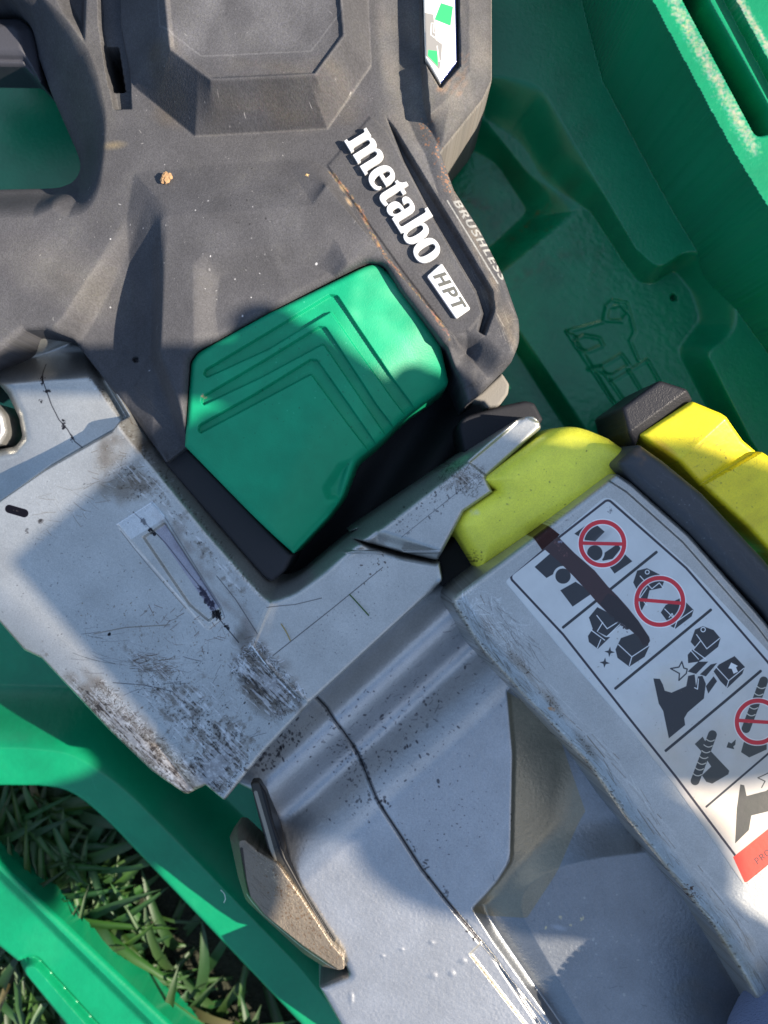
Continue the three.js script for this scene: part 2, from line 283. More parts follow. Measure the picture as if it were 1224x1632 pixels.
// ---------------------------------------------------------------- the tool
const tool = thing('rebar_cutter_bender', 'battery powered rebar cutter and bender with black housing and scratched grey cast head', 'power tool');
const plastic = (out, o = {}) => ({ roughness: .7, specularIntensity: .55, bumpMap: grain(FINE, out, 50), bumpScale: .00005, ...o });
const LOGO_H = 87.2;
{ // black housing
  const H0 = 84;
  const out = P([[-140, -160], [786, -160], [784, 0], [784, 132, 10], [770, 160], [703, 243], [713, 272], [724, 302], [764, 364], [803, 440], [828, 512, 10], [828, 546, 10], [816, 576], [766, 627], [748, 640, 4], [736, 605], [712, 552], [703, 546], [640, 468], [612, 424, 10], [584, 420, 8], [429, 498], [314, 561, 10], [303, 577, 6], [294, 709], [259, 736], [190, 652], [116, 556], [98, 530], [66, 521], [34, 523], [0, 551], [-140, 640]], H0);
  const holeO = P([[-150, -20], [60, -15], [110, 35], [140, 78], [156, 120], [170, 185, 20], [166, 240], [158, 300, 30], [138, 335, 20], [105, 345], [80, 330], [50, 344], [-150, 344]], H0);
  const hole = P([[-150, 24], [32, 24, 10], [52, 46, 10], [62, 95], [82, 150], [120, 238], [129, 264, 16], [118, 288, 16], [92, 298, 10], [-150, 304]], 58);
  const tri = P([[70, -40], [98, 20], [136, 72, 6], [140, -40]], H0);
  const chan = P([[150, -160], [191, -160], [193, 40], [207, 112], [209, 173], [181, 174], [171, 122], [157, 40]], H0);
  const slot = P([[166, 76], [189, 76], [200, 146], [178, 147]], H0 - 4);
  const octO = P([[186, -160], [189, 0], [201, 92], [213, 137], [311, 217], [522, 206], [591, 106], [586, 0], [583, -160]], H0);
  const octI = P([[258, -160], [262, 0], [270, 78], [336, 128], [503, 121], [551, 58], [546, 0], [543, -160]], H0 + 20);
  const octP = P([[262, -160], [266, 0], [273, 76], [337, 124], [501, 117], [546, 56], [541, 0], [538, -160]], H0 + 20);
  const bumpO = P([[668, -160], [670, 90], [674, 165], [688, 212], [704, 245], [774, 161], [788, 131], [788, -160]], H0);
  const bumpI = P([[676, -160], [678, 100], [685, 188], [722, 151], [749, 118], [745, -160]], H0 + 5);
  const neck = P([[596, -160], [600, 60], [606, 150], [640, 230], [705, 330], [700, 240], [670, 170], [668, -160]], H0);
  const stick = P([[670, -160], [675, 100], [701, 144], [733, 108], [729, -160]], H0 + 5);
  const grv = P([[612, 178], [632, 204], [690, 300], [740, 383], [786, 461], [790, 492], [774, 536, 4], [760, 528, 4], [768, 497], [759, 470], [690, 350], [640, 252]], H0 + 2);
  const padO = P([[212, 273, 10], [490, 252, 20], [524, 270, 16], [556, 330], [612, 415], [780, 600], [300, 800], [200, 700], [182, 600], [196, 480], [200, 345]], H0);
  const padI = P([[258, 348, 8], [400, 338], [500, 330], [520, 300], [640, 440], [780, 600], [300, 800], [230, 690], [238, 560], [251, 450]], H0 + 4);
  const pit = P([[228, 268], [190, 350, 20], [96, 500], [60, 540], [60, 600], [260, 760], [320, 720], [262, 560], [275, 340]], H0), pitA = at(0, 300, H0)[1], pitB = at(0, 540, H0)[1];
  const pokO = P([[310, 424], [331, 406, 6], [535, 384, 8], [556, 424, 6], [545, 452], [430, 512], [310, 590]], H0 + 3);
  const pokI = P([[352, 444, 10], [372, 438, 6], [505, 427, 8], [528, 440], [430, 500], [350, 540], [345, 500]], H0);
  const plate = P([[520, 262], [590, 182], [616, 205], [690, 340], [762, 470], [770, 500], [748, 528], [716, 530], [640, 430]], H0 + 2);
  const tipO = P([[703, 546], [716, 532], [770, 538], [770, 560], [762, 580], [748, 644], [690, 640]], H0);
  const endO = P([[720, 540], [742, 522], [776, 536], [800, 560], [840, 560], [840, 660], [720, 660]], H0);
  const lowO = P([[150, 545], [235, 560], [205, 610], [292, 706], [255, 745], [90, 560]], H0);
  const seamL = path([[205, 610], [292, 708]], H0), holeC = at(203, 565, H0);
  const rimLine = line([702, 243], [828, 512], H0);
  const top = (x, z) => {
    let h = H0 + 1.5 * sstep((x + 60) / 110) - .2;
    h -= 2.5 * sstep((-x - 50) / 50) * sstep((z + 150) / 70);
    h += 20 * loft(octO, octI, x, z, .03);
    h -= 1.1 * ramp(octP, .5, x, z);
    h -= 24 * loft(holeO, hole, x, z, .7);
    h -= 7 * ramp(tri, 4, x, z);
    h -= 4 * ramp(chan, .7, x, z); h -= 20 * ramp(slot, .6, x, z);
    const b = loft(bumpO, bumpI, x, z, .04); h += 5.5 * b; h -= 3 * ramp(stick, .5, x, z);
    h -= 2.2 * ramp(neck, 8, x, z) * (1 - b);
    const g = ramp(grv, 1.4, x, z); h -= 4.5 * g;
    h -= 11 * ramp(pit, 7, x, z) * sstep((z - pitA) / (pitB - pitA));
    const p = loft(padO, padI, x, z, .2); if (p > 0) { const k = sstep((55 - x - .25 * (z + 60)) / 90); h += p * (1.4 + 5.2 * k) - 1.6 * p * sstep((z + 85) / 40) ; }
    h -= 3.6 * loft(pokO, pokI, x, z, .4);
    h += .45 * ramp(plate, .5, x, z) * (1 - g);
    h -= 5 * ramp(tipO, 7, x, z);
    h -= 6 * ramp(endO, 9, x, z);
    h -= .5 * ramp(lowO, 1, x, z); h -= .35 * groove(seamL, .5, x, z);
    if (Math.hypot(x - holeC[0], z - holeC[1]) < 1.0) h -= 2;
    return h;
  };
  const map = paint(out, H0, 6, '#434346', c => {
    // dust lying on the upper faces
    for (let i = 0; i < 120; i++) smudge(c, rr(0, 800), rr(0, 560), rr(20, 90), rr(10, 50), rr(0, 3), '126,124,120', .08);
    for (let i = 0; i < 60; i++) smudge(c, rr(340, 560), rr(135, 205), rr(20, 60), rr(8, 22), rr(-.3, .3), '104,94,80', .07);
    for (let i = 0; i < 50; i++) smudge(c, rr(250, 300), rr(100, 200), rr(10, 30), rr(10, 26), .7, '84,74,60', .1);
    smudge(c, 120, 140, 90, 160, 0, '85,80,66', .28); smudge(c, 110, 440, 140, 60, .4, '130,122,105', .22); smudge(c, 180, 230, 26, 9, -.1, '150,130,90', .5);
    for (let i = 0; i < 70; i++) smudge(c, rr(600, 785), rr(0, 240), rr(20, 60), rr(10, 40), 1.2, '142,130,116', .1);
    for (let i = 0; i < 50; i++) { const t = rnd(); smudge(c, 715 + 110 * t + rr(-12, 8), 285 + 270 * t + rr(-10, 10), rr(8, 30), rr(5, 14), 1.1, '150,128,104', .14); }
    scratches(c, 80, 770, 420, 22, 150, -.42, 1.15, .25, 26, .9, '190,180,165', .3);
    scratches(c, 40, 790, 540, 30, 60, .3, 2.4, .6, 18, .8, '180,170,155', .3);
    // rusty dust in the crease along the logo plate and beside the small screen
    for (let i = 0; i < 260; i++) { const t = rnd(), x = 523 + 190 * t + rr(-3, 3) + 6 * Math.sin(t * 9), y = 270 + 272 * t + rr(-3, 3); c.fillStyle = `rgba(${170 + rr(-30, 20)},${120 + rr(-25, 20)},${80 + rr(-25, 20)},${rr(.08, .42)})`; c.beginPath(); c.ellipse(x, y, rr(1, 5), rr(.6, 1.8), .95, 0, 6.3); c.fill(); }
    for (let i = 0; i < 120; i++) { const t = rnd(), x = 676 + 40 * t + rr(-10, 12), y = 195 + 110 * t + rr(-9, 9); c.fillStyle = `rgba(175,110,70,${rr(.1, .55)})`; c.beginPath(); c.arc(x, y, rr(.5, 2), 0, 6.3); c.fill(); }
    for (let i = 0; i < 60; i++) smudge(c, rr(695, 745), rr(95, 160), rr(4, 12), rr(2, 7), -.8, '190,125,80', .12);
    smudge(c, 546, 300, 5, 12, -.6, '215,180,130', .8); smudge(c, 556, 322, 4, 12, -.6, '210,175,130', .8);
    // dust grains and lint
    for (let i = 0; i < 30; i++) smudge(c, rr(270, 540), rr(-20, 115), rr(30, 80), rr(20, 40), rr(0, 3), '150,150,154', .1); for (let i = 0; i < 16; i++) smudge(c, rr(540, 740), rr(230, 500), rr(14, 50), rr(10, 24), 1, '140,134,126', .1);
    strokePath(c, [[262, -60], [266, 0], [271, 77], [336, 127], [502, 120], [549, 58], [544, 0], [541, -60]], 'rgba(170,168,164,.14)', 2.4); strokePath(c, [[311, 217], [522, 206], [591, 106]], 'rgba(150,144,136,.16)', 2.5); strokePath(c, [[784, 0], [784, 130], [770, 160], [703, 243]], 'rgba(170,160,146,.35)', 4);  // worn bevel edges, with their bright highlights painted in
    specks(c, 260, 300, 300, 420, 330, 0, .5, 1.4, '190,188,184', .5); specks(c, 26, 300, 420, 260, 200, 0, 1.2, 3, '235,235,235', .7);
    scratches(c, 24, 300, 300, 280, 250, 0, .5, 2, 7, 1, '225,222,215', .7);
    specks(c, 70, 430, 345, 200, 90, 0, .7, 1.8, '20,20,22', .7);
    // silver lettering on the sloping rim: BRUSHLESS over a rule
    c.save(); c.translate(722, 320); c.rotate(Math.atan2(128, 78)); c.transform(1, 0, -.3, 1, 0, 0); c.fillStyle = '#8c8c88'; c.font = 'bold 17px sans-serif'; c.textBaseline = 'middle'; const wd = c.measureText('BRUSHLESS').width; c.save(); c.scale(150 / wd, 1); c.fillText('BRUSHLESS', 0, -4); c.restore(); c.fillRect(-2, 7.5, 156, 2.2); c.restore();
  }, (d, k, x, y) => { const n = fbm(x * .02, y * .02); mul(d, k, .88 + .24 * n); const s = hash(Math.floor(x * .75), Math.floor(y * .75)); mul(d, k, .9 + .2 * s); });
  relief('housing', tool, { out, holes: [hole], top, bottom: 22, fillet: 2.4, res: .4, mat: new THREE.MeshPhysicalMaterial({ map, ...plastic(out) }), clip: [...at(-100, -110, H0), ...at(900, 900, H0)] });

  // indicator label sunk in the side bump
  const lab = P([[672, -80], [677, 98], [701, 139], [727, 105], [723, -80]], H0 + 3);
  const lm = paint(lab, H0 + 3, 14, '#d8d6cc', c => {
    fillPoly(c, [[670, 26], [690, 30], [694, 70], [705, 78], [710, 60], [722, 56], [722, 84], [700, 118], [675, 92]], '#8b8883'); fillPoly(c, [[709, 62], [724, 52], [722, 98], [703, 134], [700, 116]], '#e9e7dd');
    fillPoly(c, [[702, 12, 0], [721, 18], [717, 48], [692, 38]], '#36b765'); fillPoly(c, [[682, 86], [696, 88], [697, 112], [681, 95]], '#36b765');
    strokePath(c, [[687, 44], [706, 46], [704, 66], [697, 70], [686, 62]], '#e9e7e0', 1.4, true); strokePath(c, [[690, 47], [703, 48], [701, 63], [690, 58]], '#e9e7e0', 1, true); strokePath(c, [[696, 80], [699, 104], [703, 104], [705, 74], [716, 50]], '#e9e7e0', 1.4);
    fillPoly(c, [[699, -2], [703, 3], [699, 8], [695, 3]], '#8a4a3c'); strokePath(c, [[677, 98], [701, 139], [727, 105], [723, -80]], '#23336b', 2.4); strokePath(c, [[672, -80], [677, 98], [701, 139]], '#efeadb', 2.2);
  });
  tag(relief('indicator_label', tool, { out: lab, top: (x, z) => H0 + 6.2, bottom: H0 + 3.5, fillet: .4, res: .4, mat: new THREE.MeshPhysicalMaterial({ map: lm, roughness: .22, clearcoat: .6, clearcoatRoughness: .1 }) }), 'small glossy pictogram label with green and white shapes');

  // trigger inside the handle loop
  const trg = P([[-120, 30], [34, 30, 8], [52, 48, 6], [60, 96], [66, 134, 3], [60, 128], [40, 106, 8], [-120, 104]], 60);
  const trMat = new THREE.MeshPhysicalMaterial({ color: 0x3c3d44, ...plastic(trg, { roughness: .5 }) });
  const tl = path([[-20, 96], [40, 98], [62, 130]], 60);
  relief('trigger', tool, { out: trg, top: (x, z, d) => 64 - 3 * (1 - sstep(d / 5)) - 1.2 * groove(tl, .8, x, z), bottom: 40, fillet: 1.5, mat: trMat });
  // grey latch tab under the tip
  const tab = P([[752, 636], [766, 626], [800, 594, 4], [812, 612, 4], [810, 628, 4], [796, 647, 5], [778, 649, 5], [770, 640]], 70);
  relief('latch_tab', tool, { out: tab, top: () => 70, bottom: 55, fillet: 1, res: .3, mat: new THREE.MeshPhysicalMaterial({ color: 0x77736c, ...plastic(tab) }) });
}
{ // green motor end cap
  const out = P([[583, 424, 8], [602, 419, 10], [626, 440, 10], [704, 546], [720, 604, 8], [694, 624], [657, 650, 8], [636, 668, 6], [612, 693, 6], [594, 709, 8], [566, 732, 12], [551, 772, 12], [542, 794, 12], [518, 826], [464, 884], [294, 711], [304, 578, 5], [314, 562, 8], [429, 499]], 84);
  const Q = (a) => a.map(([x, y]) => [200 + x / 1.749, 380 + y / 1.749]);
  const ch = [
    [[218, 380], [224, 366], [400, 262], [570, 160], [592, 162], [640, 235], [740, 380], [822, 480], [800, 510], [740, 440], [640, 305], [572, 208], [400, 312], [228, 390]],
    [[211, 455], [215, 441], [380, 345], [540, 248], [560, 250], [620, 340], [700, 460], [770, 545], [742, 570], [660, 455], [552, 298], [380, 390], [218, 466]],
    [[203, 535], [207, 520], [360, 435], [518, 338], [536, 340], [600, 430], [700, 570], [730, 600], [700, 620], [620, 520], [518, 382], [360, 466], [210, 545]]].map(a => P(Q(a).map(p => [...p, 2]), 84));
  const crest = line([572, 424], [505, 640], 79);            // right of it falls away
  const crest2 = line([505, 640], [520, 830], 79);
  const edge = line([717, 609], [463, 883], 70);
  const notch = P([[512, 778, 10], [540, 738], [566, 728, 8], [556, 760, 8], [546, 800], [520, 800, 8]], 74);
  const top = (x, z, d) => {
    const R = -crest(x, z), e = Math.abs(edge(x, z)); let h = 86.5 - .03 * Math.max(0, -R);
    h -= .16 * (R > 3 ? R : R < -3 ? 0 : (R + 3) * (R + 3) / 12);
    h -= 9 * Math.pow(clamp(1 - e / 24), 2);
    for (const c of ch) h -= 1.7 * ramp(c, .3, x, z);
    h -= 3 * ramp(notch, 3, x, z);
    return h;
  };
  const map = paint(out, 78, 6, '#0a8a62', c => { for (let i = 0; i < 40; i++) smudge(c, rr(560, 700), rr(430, 560), rr(10, 50), rr(8, 30), 1, '165,195,150', .11); specks(c, 90, 500, 620, 190, 170, 0, .6, 2, '8,40,30', .5); specks(c, 60, 520, 600, 190, 170, 0, .6, 1.6, '200,225,205', .4); scratches(c, 30, 560, 520, 120, 80, 0, .5, .8, 18, .7, '170,210,180', .25); specks(c, 14, 330, 636, 6, 4, 0, 1, 4, '170,140,110', .6); },  // pale smudges brighten the sunlit right side of the cap
    (d, k, x, y) => { mul(d, k, .92 + .16 * fbm(x * .03, y * .03)); });
  relief('motor_cap', tool, { out, top, bottom: 34, fillet: 2.2, res: .3, mat: new THREE.MeshPhysicalMaterial({ map, ...plastic(out, { roughness: .46, bumpScale: .00003 }) }) });
}
{ // black strip under the cap and dark gearbox in the gap
  const out = P([[259, 737], [295, 712], [465, 886], [452, 912, 10], [432, 928, 6], [420, 920]], 74);
  relief('lower_band', tool, { out, top: () => 73, bottom: 24, fillet: 1.2, mat: new THREE.MeshPhysicalMaterial({ color: 0x2c2d31, ...plastic(out) }) });
  const gb = P([[20, 420], [700, 420], [770, 600], [810, 650], [800, 690], [640, 860], [480, 990], [380, 960], [90, 560]], 32);
  relief('gear_case', tool, { out: gb, top: (x, z) => 26 + 1.5 * Math.sin(x * .2 + z * .13), bottom: 12, fillet: 3, res: .8, mat: new THREE.MeshPhysicalMaterial({ color: 0x17191d, ...plastic(gb, { roughness: .5 }) }) });
  const rb = P([[690, 884], [730, 850], [800, 880], [776, 912], [724, 952], [700, 930]], 62);
  relief('rubber_boot', tool, { out: rb, top: () => 62, bottom: 20, fillet: 3, mat: new THREE.MeshPhysicalMaterial({ color: 0x0e0e10, roughness: .8 }) });
  const fl = P([[728, 668, 20], [776, 652, 20], [838, 638, 6], [852, 642, 4], [866, 668], [845, 700], [790, 730], [740, 720]], 66);
  relief('black_flange', tool, { out: fl, top: (x, z) => 66, bottom: 24, fillet: 1.5, mat: new THREE.MeshPhysicalMaterial({ color: 0x202126, ...plastic(fl) }) });
}

// grey cast head
const CAST = '#b0b0ac';
const castMat = (out, map, o = {}) => new THREE.MeshPhysicalMaterial({ map, metalness: .78, roughness: .36, bumpMap: grain(PEEL, out, 42), bumpScale: .000035, ...o });
const castNoise = (d, k, x, y) => { mul(d, k, .93 + .14 * fbm(x * .02, y * .02)); mul(d, k, .955 + .09 * hash(Math.floor(x * .9), Math.floor(y * .9))); };
{ // jaw plate
  const H0 = 80;
  const out = P([[-200, 716], [-40, 712], [-4, 706, 6], [9, 692, 8], [4, 660], [-14, 622], [-50, 580], [-120, 540], [-60, 480], [60, 486], [112, 520, 8], [138, 570], [220, 676], [350, 836], [424, 922, 14], [444, 934, 16], [476, 920, 12], [524, 880], [572, 842], [550, 850, 3], [738, 724], [835, 664, 4], [852, 662, 8], [866, 680, 6], [775, 762], [786, 784], [740, 815], [700, 890], [706, 926, 4], [690, 944], [500, 1116], [420, 1200], [356, 1279, 6], [326, 1254], [292, 1274, 6], [235, 1236], [165, 1168], [60, 1052], [30, 1040], [-200, 760]], H0);
  const flat = P([[-300, 500], [92, 526], [122, 582], [200, 690], [330, 850], [412, 944, 12], [430, 961, 14], [470, 946, 12], [520, 910], [590, 856], [745, 737], [1000, 500], [1000, 1500], [-300, 1500]], H0);
  const slit = P([[556, 858], [575, 862], [640, 880], [695, 893], [712, 889], [712, 896], [694, 899], [636, 888], [590, 874]], H0);
  const arm = P([[-240, 560], [0, 540], [100, 500], [200, 660], [178, 690], [70, 752], [0, 800], [-240, 940]], H0);
  const recO = P([[186, 836, 2], [243, 800, 2], [262, 820], [350, 968], [357, 984, 3], [332, 1004, 3], [300, 975]], H0);
  const recI = P([[226, 856], [262, 832], [352, 972], [332, 992], [300, 965]], H0);
  const rightT = line([402, 1030], [492, 1125], H0), fold = path([[430, 962], [402, 1030], [440, 1075], [490, 1118]], H0);
  const leftE = line([0, 880], [253, 1143], H0), tipL = line([203, 1179], [253, 1143], H0);
  const tipF = P([[203, 1179], [253, 1143], [322, 1235], [350, 1290], [280, 1290]], H0);
  const leftB = line([40, 1040], [292, 1274], H0);
  const ledge = P([[-40, 985], [20, 1010], [62, 1052, 10], [50, 1062], [-40, 1010]], H0);
  const dip0 = line([0, 560], [110, 552], H0), aPath = path([[-40, 712], [-4, 706], [9, 692], [4, 660], [-14, 622], [-50, 580], [-120, 540]], H0), armL = (x, z) => segd(aPath, x, z);
  const upA = P([[745, 737], [835, 660], [880, 680], [780, 765]], H0);
  const lowTip = line([325, 1256], [500, 1112], H0);
  const innerL = path([[118, 582], [200, 690], [330, 852], [410, 944]], H0);
  const rightFace = P([[402, 1030], [430, 940], [600, 840], [720, 880], [720, 960], [500, 1140]], H0);
  const top = (x, z, d) => {
    let h = H0 + .4 * Math.sin(x * .03);
    const a = ramp(arm, 3, x, z); if (a) { h -= 2.2 * a; h -= a * 9 + 17 * (1 - sstep((dip0(x, z) + 3) / 13)); h -= 4 * Math.pow(1 - clamp(armL(x, z) / 5), 2); const q = at(70, 640, H0); const u = ((x - q[0]) * .8 - (z - q[1]) * .58); h -= a * .012 * u * u * .35; }
    const r = ramp(recO, .5, x, z); h -= .35 * r; h -= 1.5 * ramp(recI, .45, x, z);
    const rt = -rightT(x, z); 
    if (rt > 0) h -= .07 * rt * ramp(rightFace, 5, x, z);
    const lb = -leftB(x, z); if (lb < 12 && x < -30 && z > -10) h -= .3 * Math.pow(12 - lb, 2) / 12;
    h -= 5 * ramp(tipF, 16, x, z);
    h -= 1.8 * ramp(upA, .8, x, z);
    if (near(flat, x, z, 0)) { const o = sd(flat, x, z); if (o > -1.2) h -= o < .6 ? .55 * (o + 1.2) * (o + 1.2) : 1.782 + 2.4 * (o - .6); }
    const lw = segd(innerL, x, z); 
    h += .5 * groove(fold, .8, x, z) ;
    return h;
  };
  const map = paint(out, H0, 6, CAST, c => {
    const brown = '96,82,66', dark = '34,32,34', lt = '214,216,220';
    for (let i = 0; i < 26; i++) smudge(c, rr(150, 240), rr(700, 800), rr(10, 34), rr(8, 24), rr(0, 3), brown, 0.26);
    for (let i = 0; i < 60; i++) { const t = rnd(); smudge(c, 240 + 170 * t + rr(-14, 14), 800 + 215 * t + rr(-14, 14), rr(8, 24), rr(4, 12), .9, '120,108,100', 0.21); }
    // worn patch on the fold and the lower tip
    for (let i = 0; i < 70; i++) { const t = rnd(); smudge(c, 380 + 80 * t + rr(-26, 26), 1020 + 100 * t + rr(-22, 22), rr(8, 26), rr(6, 16), .85, '70,62,54', 0.26); }
    scratches(c, 700, 425, 1085, 60, 34, .85, .8, .5, 6, .8, dark, 0.75); scratches(c, 500, 425, 1080, 62, 32, .85, .85, 1.5, 9, 1, lt, 0.83);
    scratches(c, 150, 250, 1080, 190, 90, .8, .7, 1.2, 16, .6, brown, 0.48); scratches(c, 110, 330, 1150, 110, 80, .9, 2.4, .5, 26, .6, dark, 0.57);
    specks(c, 240, 330, 1120, 150, 110, .8, .5, 2, dark, 0.75); specks(c, 360, 270, 1030, 200, 130, .8, .6, 2.2, brown, 0.60);
    for (let i = 0; i < 60; i++) { const t = rnd(); smudge(c, 120 + 180 * t + rr(-16, 22), 1085 + 165 * t + rr(-22, 18), rr(8, 22), rr(6, 16), .85, '112,94,76', 0.24); }
    scratches(c, 1100, 215, 1180, 110, 30, .8, .8, 1.6, 9, 1.1, '70,58,48', 0.63); scratches(c, 900, 215, 1180, 110, 30, .8, .8, 1.6, 9, 1.1, '225,220,212', 0.75);
    scratches(c, 500, 300, 1235, 50, 24, .6, .5, 1.6, 8, 1.1, '225,220,215', 0.75); scratches(c, 300, 340, 1240, 50, 30, -.7, .5, .6, 7, .9, '40,36,34', 0.90);
    smudge(c, 420, 1115, 40, 30, .8, '80,70,58', 0.75); smudge(c, 400, 1090, 34, 22, .8, '66,60,54', 0.68);
    // long single scratches
    strokePath(c, [[180, 1088], [230, 1092], [282, 1104]], `rgba(${dark},.5)`, 1.4); strokePath(c, [[435, 1045], [530, 970], [610, 905]], `rgba(${dark},.7)`, 1.2); strokePath(c, [[150, 1010], [200, 1000], [270, 996]], `rgba(${brown},.5)`, 1.6);
    strokePath(c, [[425, 968], [470, 964], [512, 954]], `rgba(${dark},.5)`, 1.4); strokePath(c, [[345, 918], [375, 955], [410, 1010]], `rgba(${dark},.55)`, 1.3);
    strokePath(c, [[310, 935], [340, 965]], `rgba(${dark},.4)`, 1.2);
    scratches(c, 40, 200, 1060, 90, 40, .3, .1, .3, 50, 1, dark, 0.42); 
    strokePath(c, [[402, 1030], [418, 1052], [440, 1080], [470, 1112]], 'rgba(235,238,240,.9)', 2.2);  // bright line painted along the fold edge
    // moulding seam with black residue
    const seam = [[40, 566], [48, 590], [56, 612], [66, 640], [78, 664], [92, 680], [104, 700], [124, 716]]; strokePath(c, seam, 'rgba(30,28,32,.75)', 1.6);
    for (const [x, y, n, r] of [[50, 598, 30, 7], [58, 618, 14, 5], [86, 672, 26, 7], [100, 694, 18, 6], [48, 634, 10, 4]]) specks(c, n, x, y, r, r * 1.3, 0, .8, 3, '22,20,24', 0.95);
    strokePath(c, [[212, 816], [235, 838], [262, 866], [300, 915], [330, 952], [352, 990], [380, 1024]], 'rgba(30,28,32,.7)', 1.5);
    for (const [x, y, n, rx, ry] of [[228, 832, 26, 10, 4], [240, 846, 20, 10, 4], [322, 944, 60, 18, 6], [334, 962, 70, 18, 8], [345, 980, 50, 12, 8], [360, 998, 10, 10, 3]]) specks(c, n, x, y, rx, ry, .95, 1, 4.2, '16,15,18', 0.95);
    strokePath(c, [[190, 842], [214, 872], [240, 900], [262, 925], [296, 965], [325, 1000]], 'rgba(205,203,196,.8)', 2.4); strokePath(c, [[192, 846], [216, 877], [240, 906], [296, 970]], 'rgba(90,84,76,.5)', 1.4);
    fillPoly(c, [[262, 836], [352, 966], [336, 976], [246, 846]], 'rgba(120,112,140,.35)'); fillPoly(c, [[188, 836], [243, 802], [262, 826], [208, 860]], 'rgba(222,226,228,.45)'); strokePath(c, [[186, 836], [243, 800], [262, 824]], 'rgba(235,238,240,.6)', 2); strokePath(c, [[262, 824], [352, 968], [358, 984], [334, 1003]], 'rgba(90,84,84,.5)', 1.6);  // shade of the recess and highlights of its ledge, painted in
    scratches(c, 90, 210, 725, 70, 40, .7, .6, 1.5, 14, 1, brown, 0.45); scratches(c, 60, 120, 790, 90, 30, -.5, .2, .8, 26, 1, brown, 0.45);
    scratches(c, 70, 300, 1010, 90, 30, .3, .2, 1.4, 16, 1, '84,66,58', 0.68); scratches(c, 120, 240, 1058, 34, 14, .1, .1, .6, 18, 1, '90,74,64', 0.75);
    // black pen dash and dots
    c.strokeStyle = '#17141a'; c.lineWidth = 13; c.beginPath(); c.moveTo(15, 811); c.lineTo(39, 818); c.stroke(); specks(c, 4, 27, 815, 6, 2, .3, 1, 2, '90,80,70', .8);
    specks(c, 5, 64, 831, 5, 2.5, 0, 2, 4.5, '70,66,64', .8); specks(c, 8, 44, 846, 4, 7, 0, 1, 2.6, '50,46,46', .8); specks(c, 2, 174, 1011, 1, 1, 0, 2, 3, '20,20,24', 1);
    // upper arm wear
    scratches(c, 420, 735, 760, 34, 26, .3, .8, 1.6, 8, 1, '50,46,42', .45); specks(c, 130, 680, 810, 90, 34, -.6, .8, 3, '40,38,40', .55); strokePath(c, [[640, 856], [720, 792], [770, 752]], 'rgba(50,50,54,.5)', 1);
    specks(c, 40, 600, 900, 60, 30, -.6, .8, 3, '50,40,36', .7); specks(c, 220, 560, 980, 130, 60, -.65, .5, 1.6, '70,70,76', .5);
    specks(c, 420, 130, 940, 160, 200, 0, .5, 1.7, '60,58,60', .45); specks(c, 120, 160, 760, 160, 120, 0, .6, 1.6, '235,238,240', .5);
    // bright chips along the edge of the gap
    for (let i = 0; i < 420; i++) { const t = rnd(), x = 120 + 292 * t + rr(-2, 6), y = 590 + 362 * t + rr(-6, 2); c.fillStyle = `rgba(${rnd() < .5 ? '215,220,224' : '110,104,98'},${rr(.15, .6)})`; c.fillRect(x, y, rr(1, 3), rr(1, 4)); }
  }, (d, k, x, y) => {
    castNoise(d, k, x, y);
    const G = (cx, cy, rx, ry, co, si) => { const u = ((x - cx) * co + (y - cy) * si) / rx, v = (-(x - cx) * si + (y - cy) * co) / ry; return Math.exp(-u * u - v * v); };
    const w = G(425, 1090, 62, 34, .7, .71) + .95 * G(330, 1235, 62, 34, .7, -.71) + .6 * G(300, 1130, 150, 60, .75, .66) + .9 * G(200, 1170, 150, 20, .73, .68) + .55 * G(215, 770, 60, 34, .7, .7) + .45 * G(330, 880, 140, 18, .62, .78) + .5 * G(735, 765, 40, 26, .8, -.6);
    if (w < .03) return;
    const n = fbm(x * .09 + 5, y * .09) - .03, m = fbm(x * .3, y * .3 + 9), s2 = fbm((x * .7 + y * .72) * .05, (x * .72 - y * .7) * .35);
    mix(d, k, 84, 72, 60, clamp((w * .8 + n - .82) * 2.6, 0, .62) * (.45 + .55 * m));
    mix(d, k, 38, 34, 33, clamp((w * .55 + m - .9) * 4, 0, .6));
    mix(d, k, 226, 224, 222, clamp((w * .6 + s2 - .88) * 5, 0, .7) * (1 - n * .5));
  });
  relief('jaw_plate', tool, { out, holes: [slit], top, bottom: 48, fillet: 1.6, draft: 1.5, res: .4, mat: castMat(out, map), clip: [...at(-90, 480, H0), ...at(900, 1300, H0)] });
}
{ // pale cast lug showing beside the arm
  const out = P([[-60, 640], [-10, 642], [8, 660, 8], [13, 690, 8], [2, 708], [-60, 712]], 66);
  relief('cast_lug', tool, { out, top: () => 68, bottom: 40, fillet: 2, res: .4, mat: castMat(out, null, { color: 0xb5b4b0 }) });
}
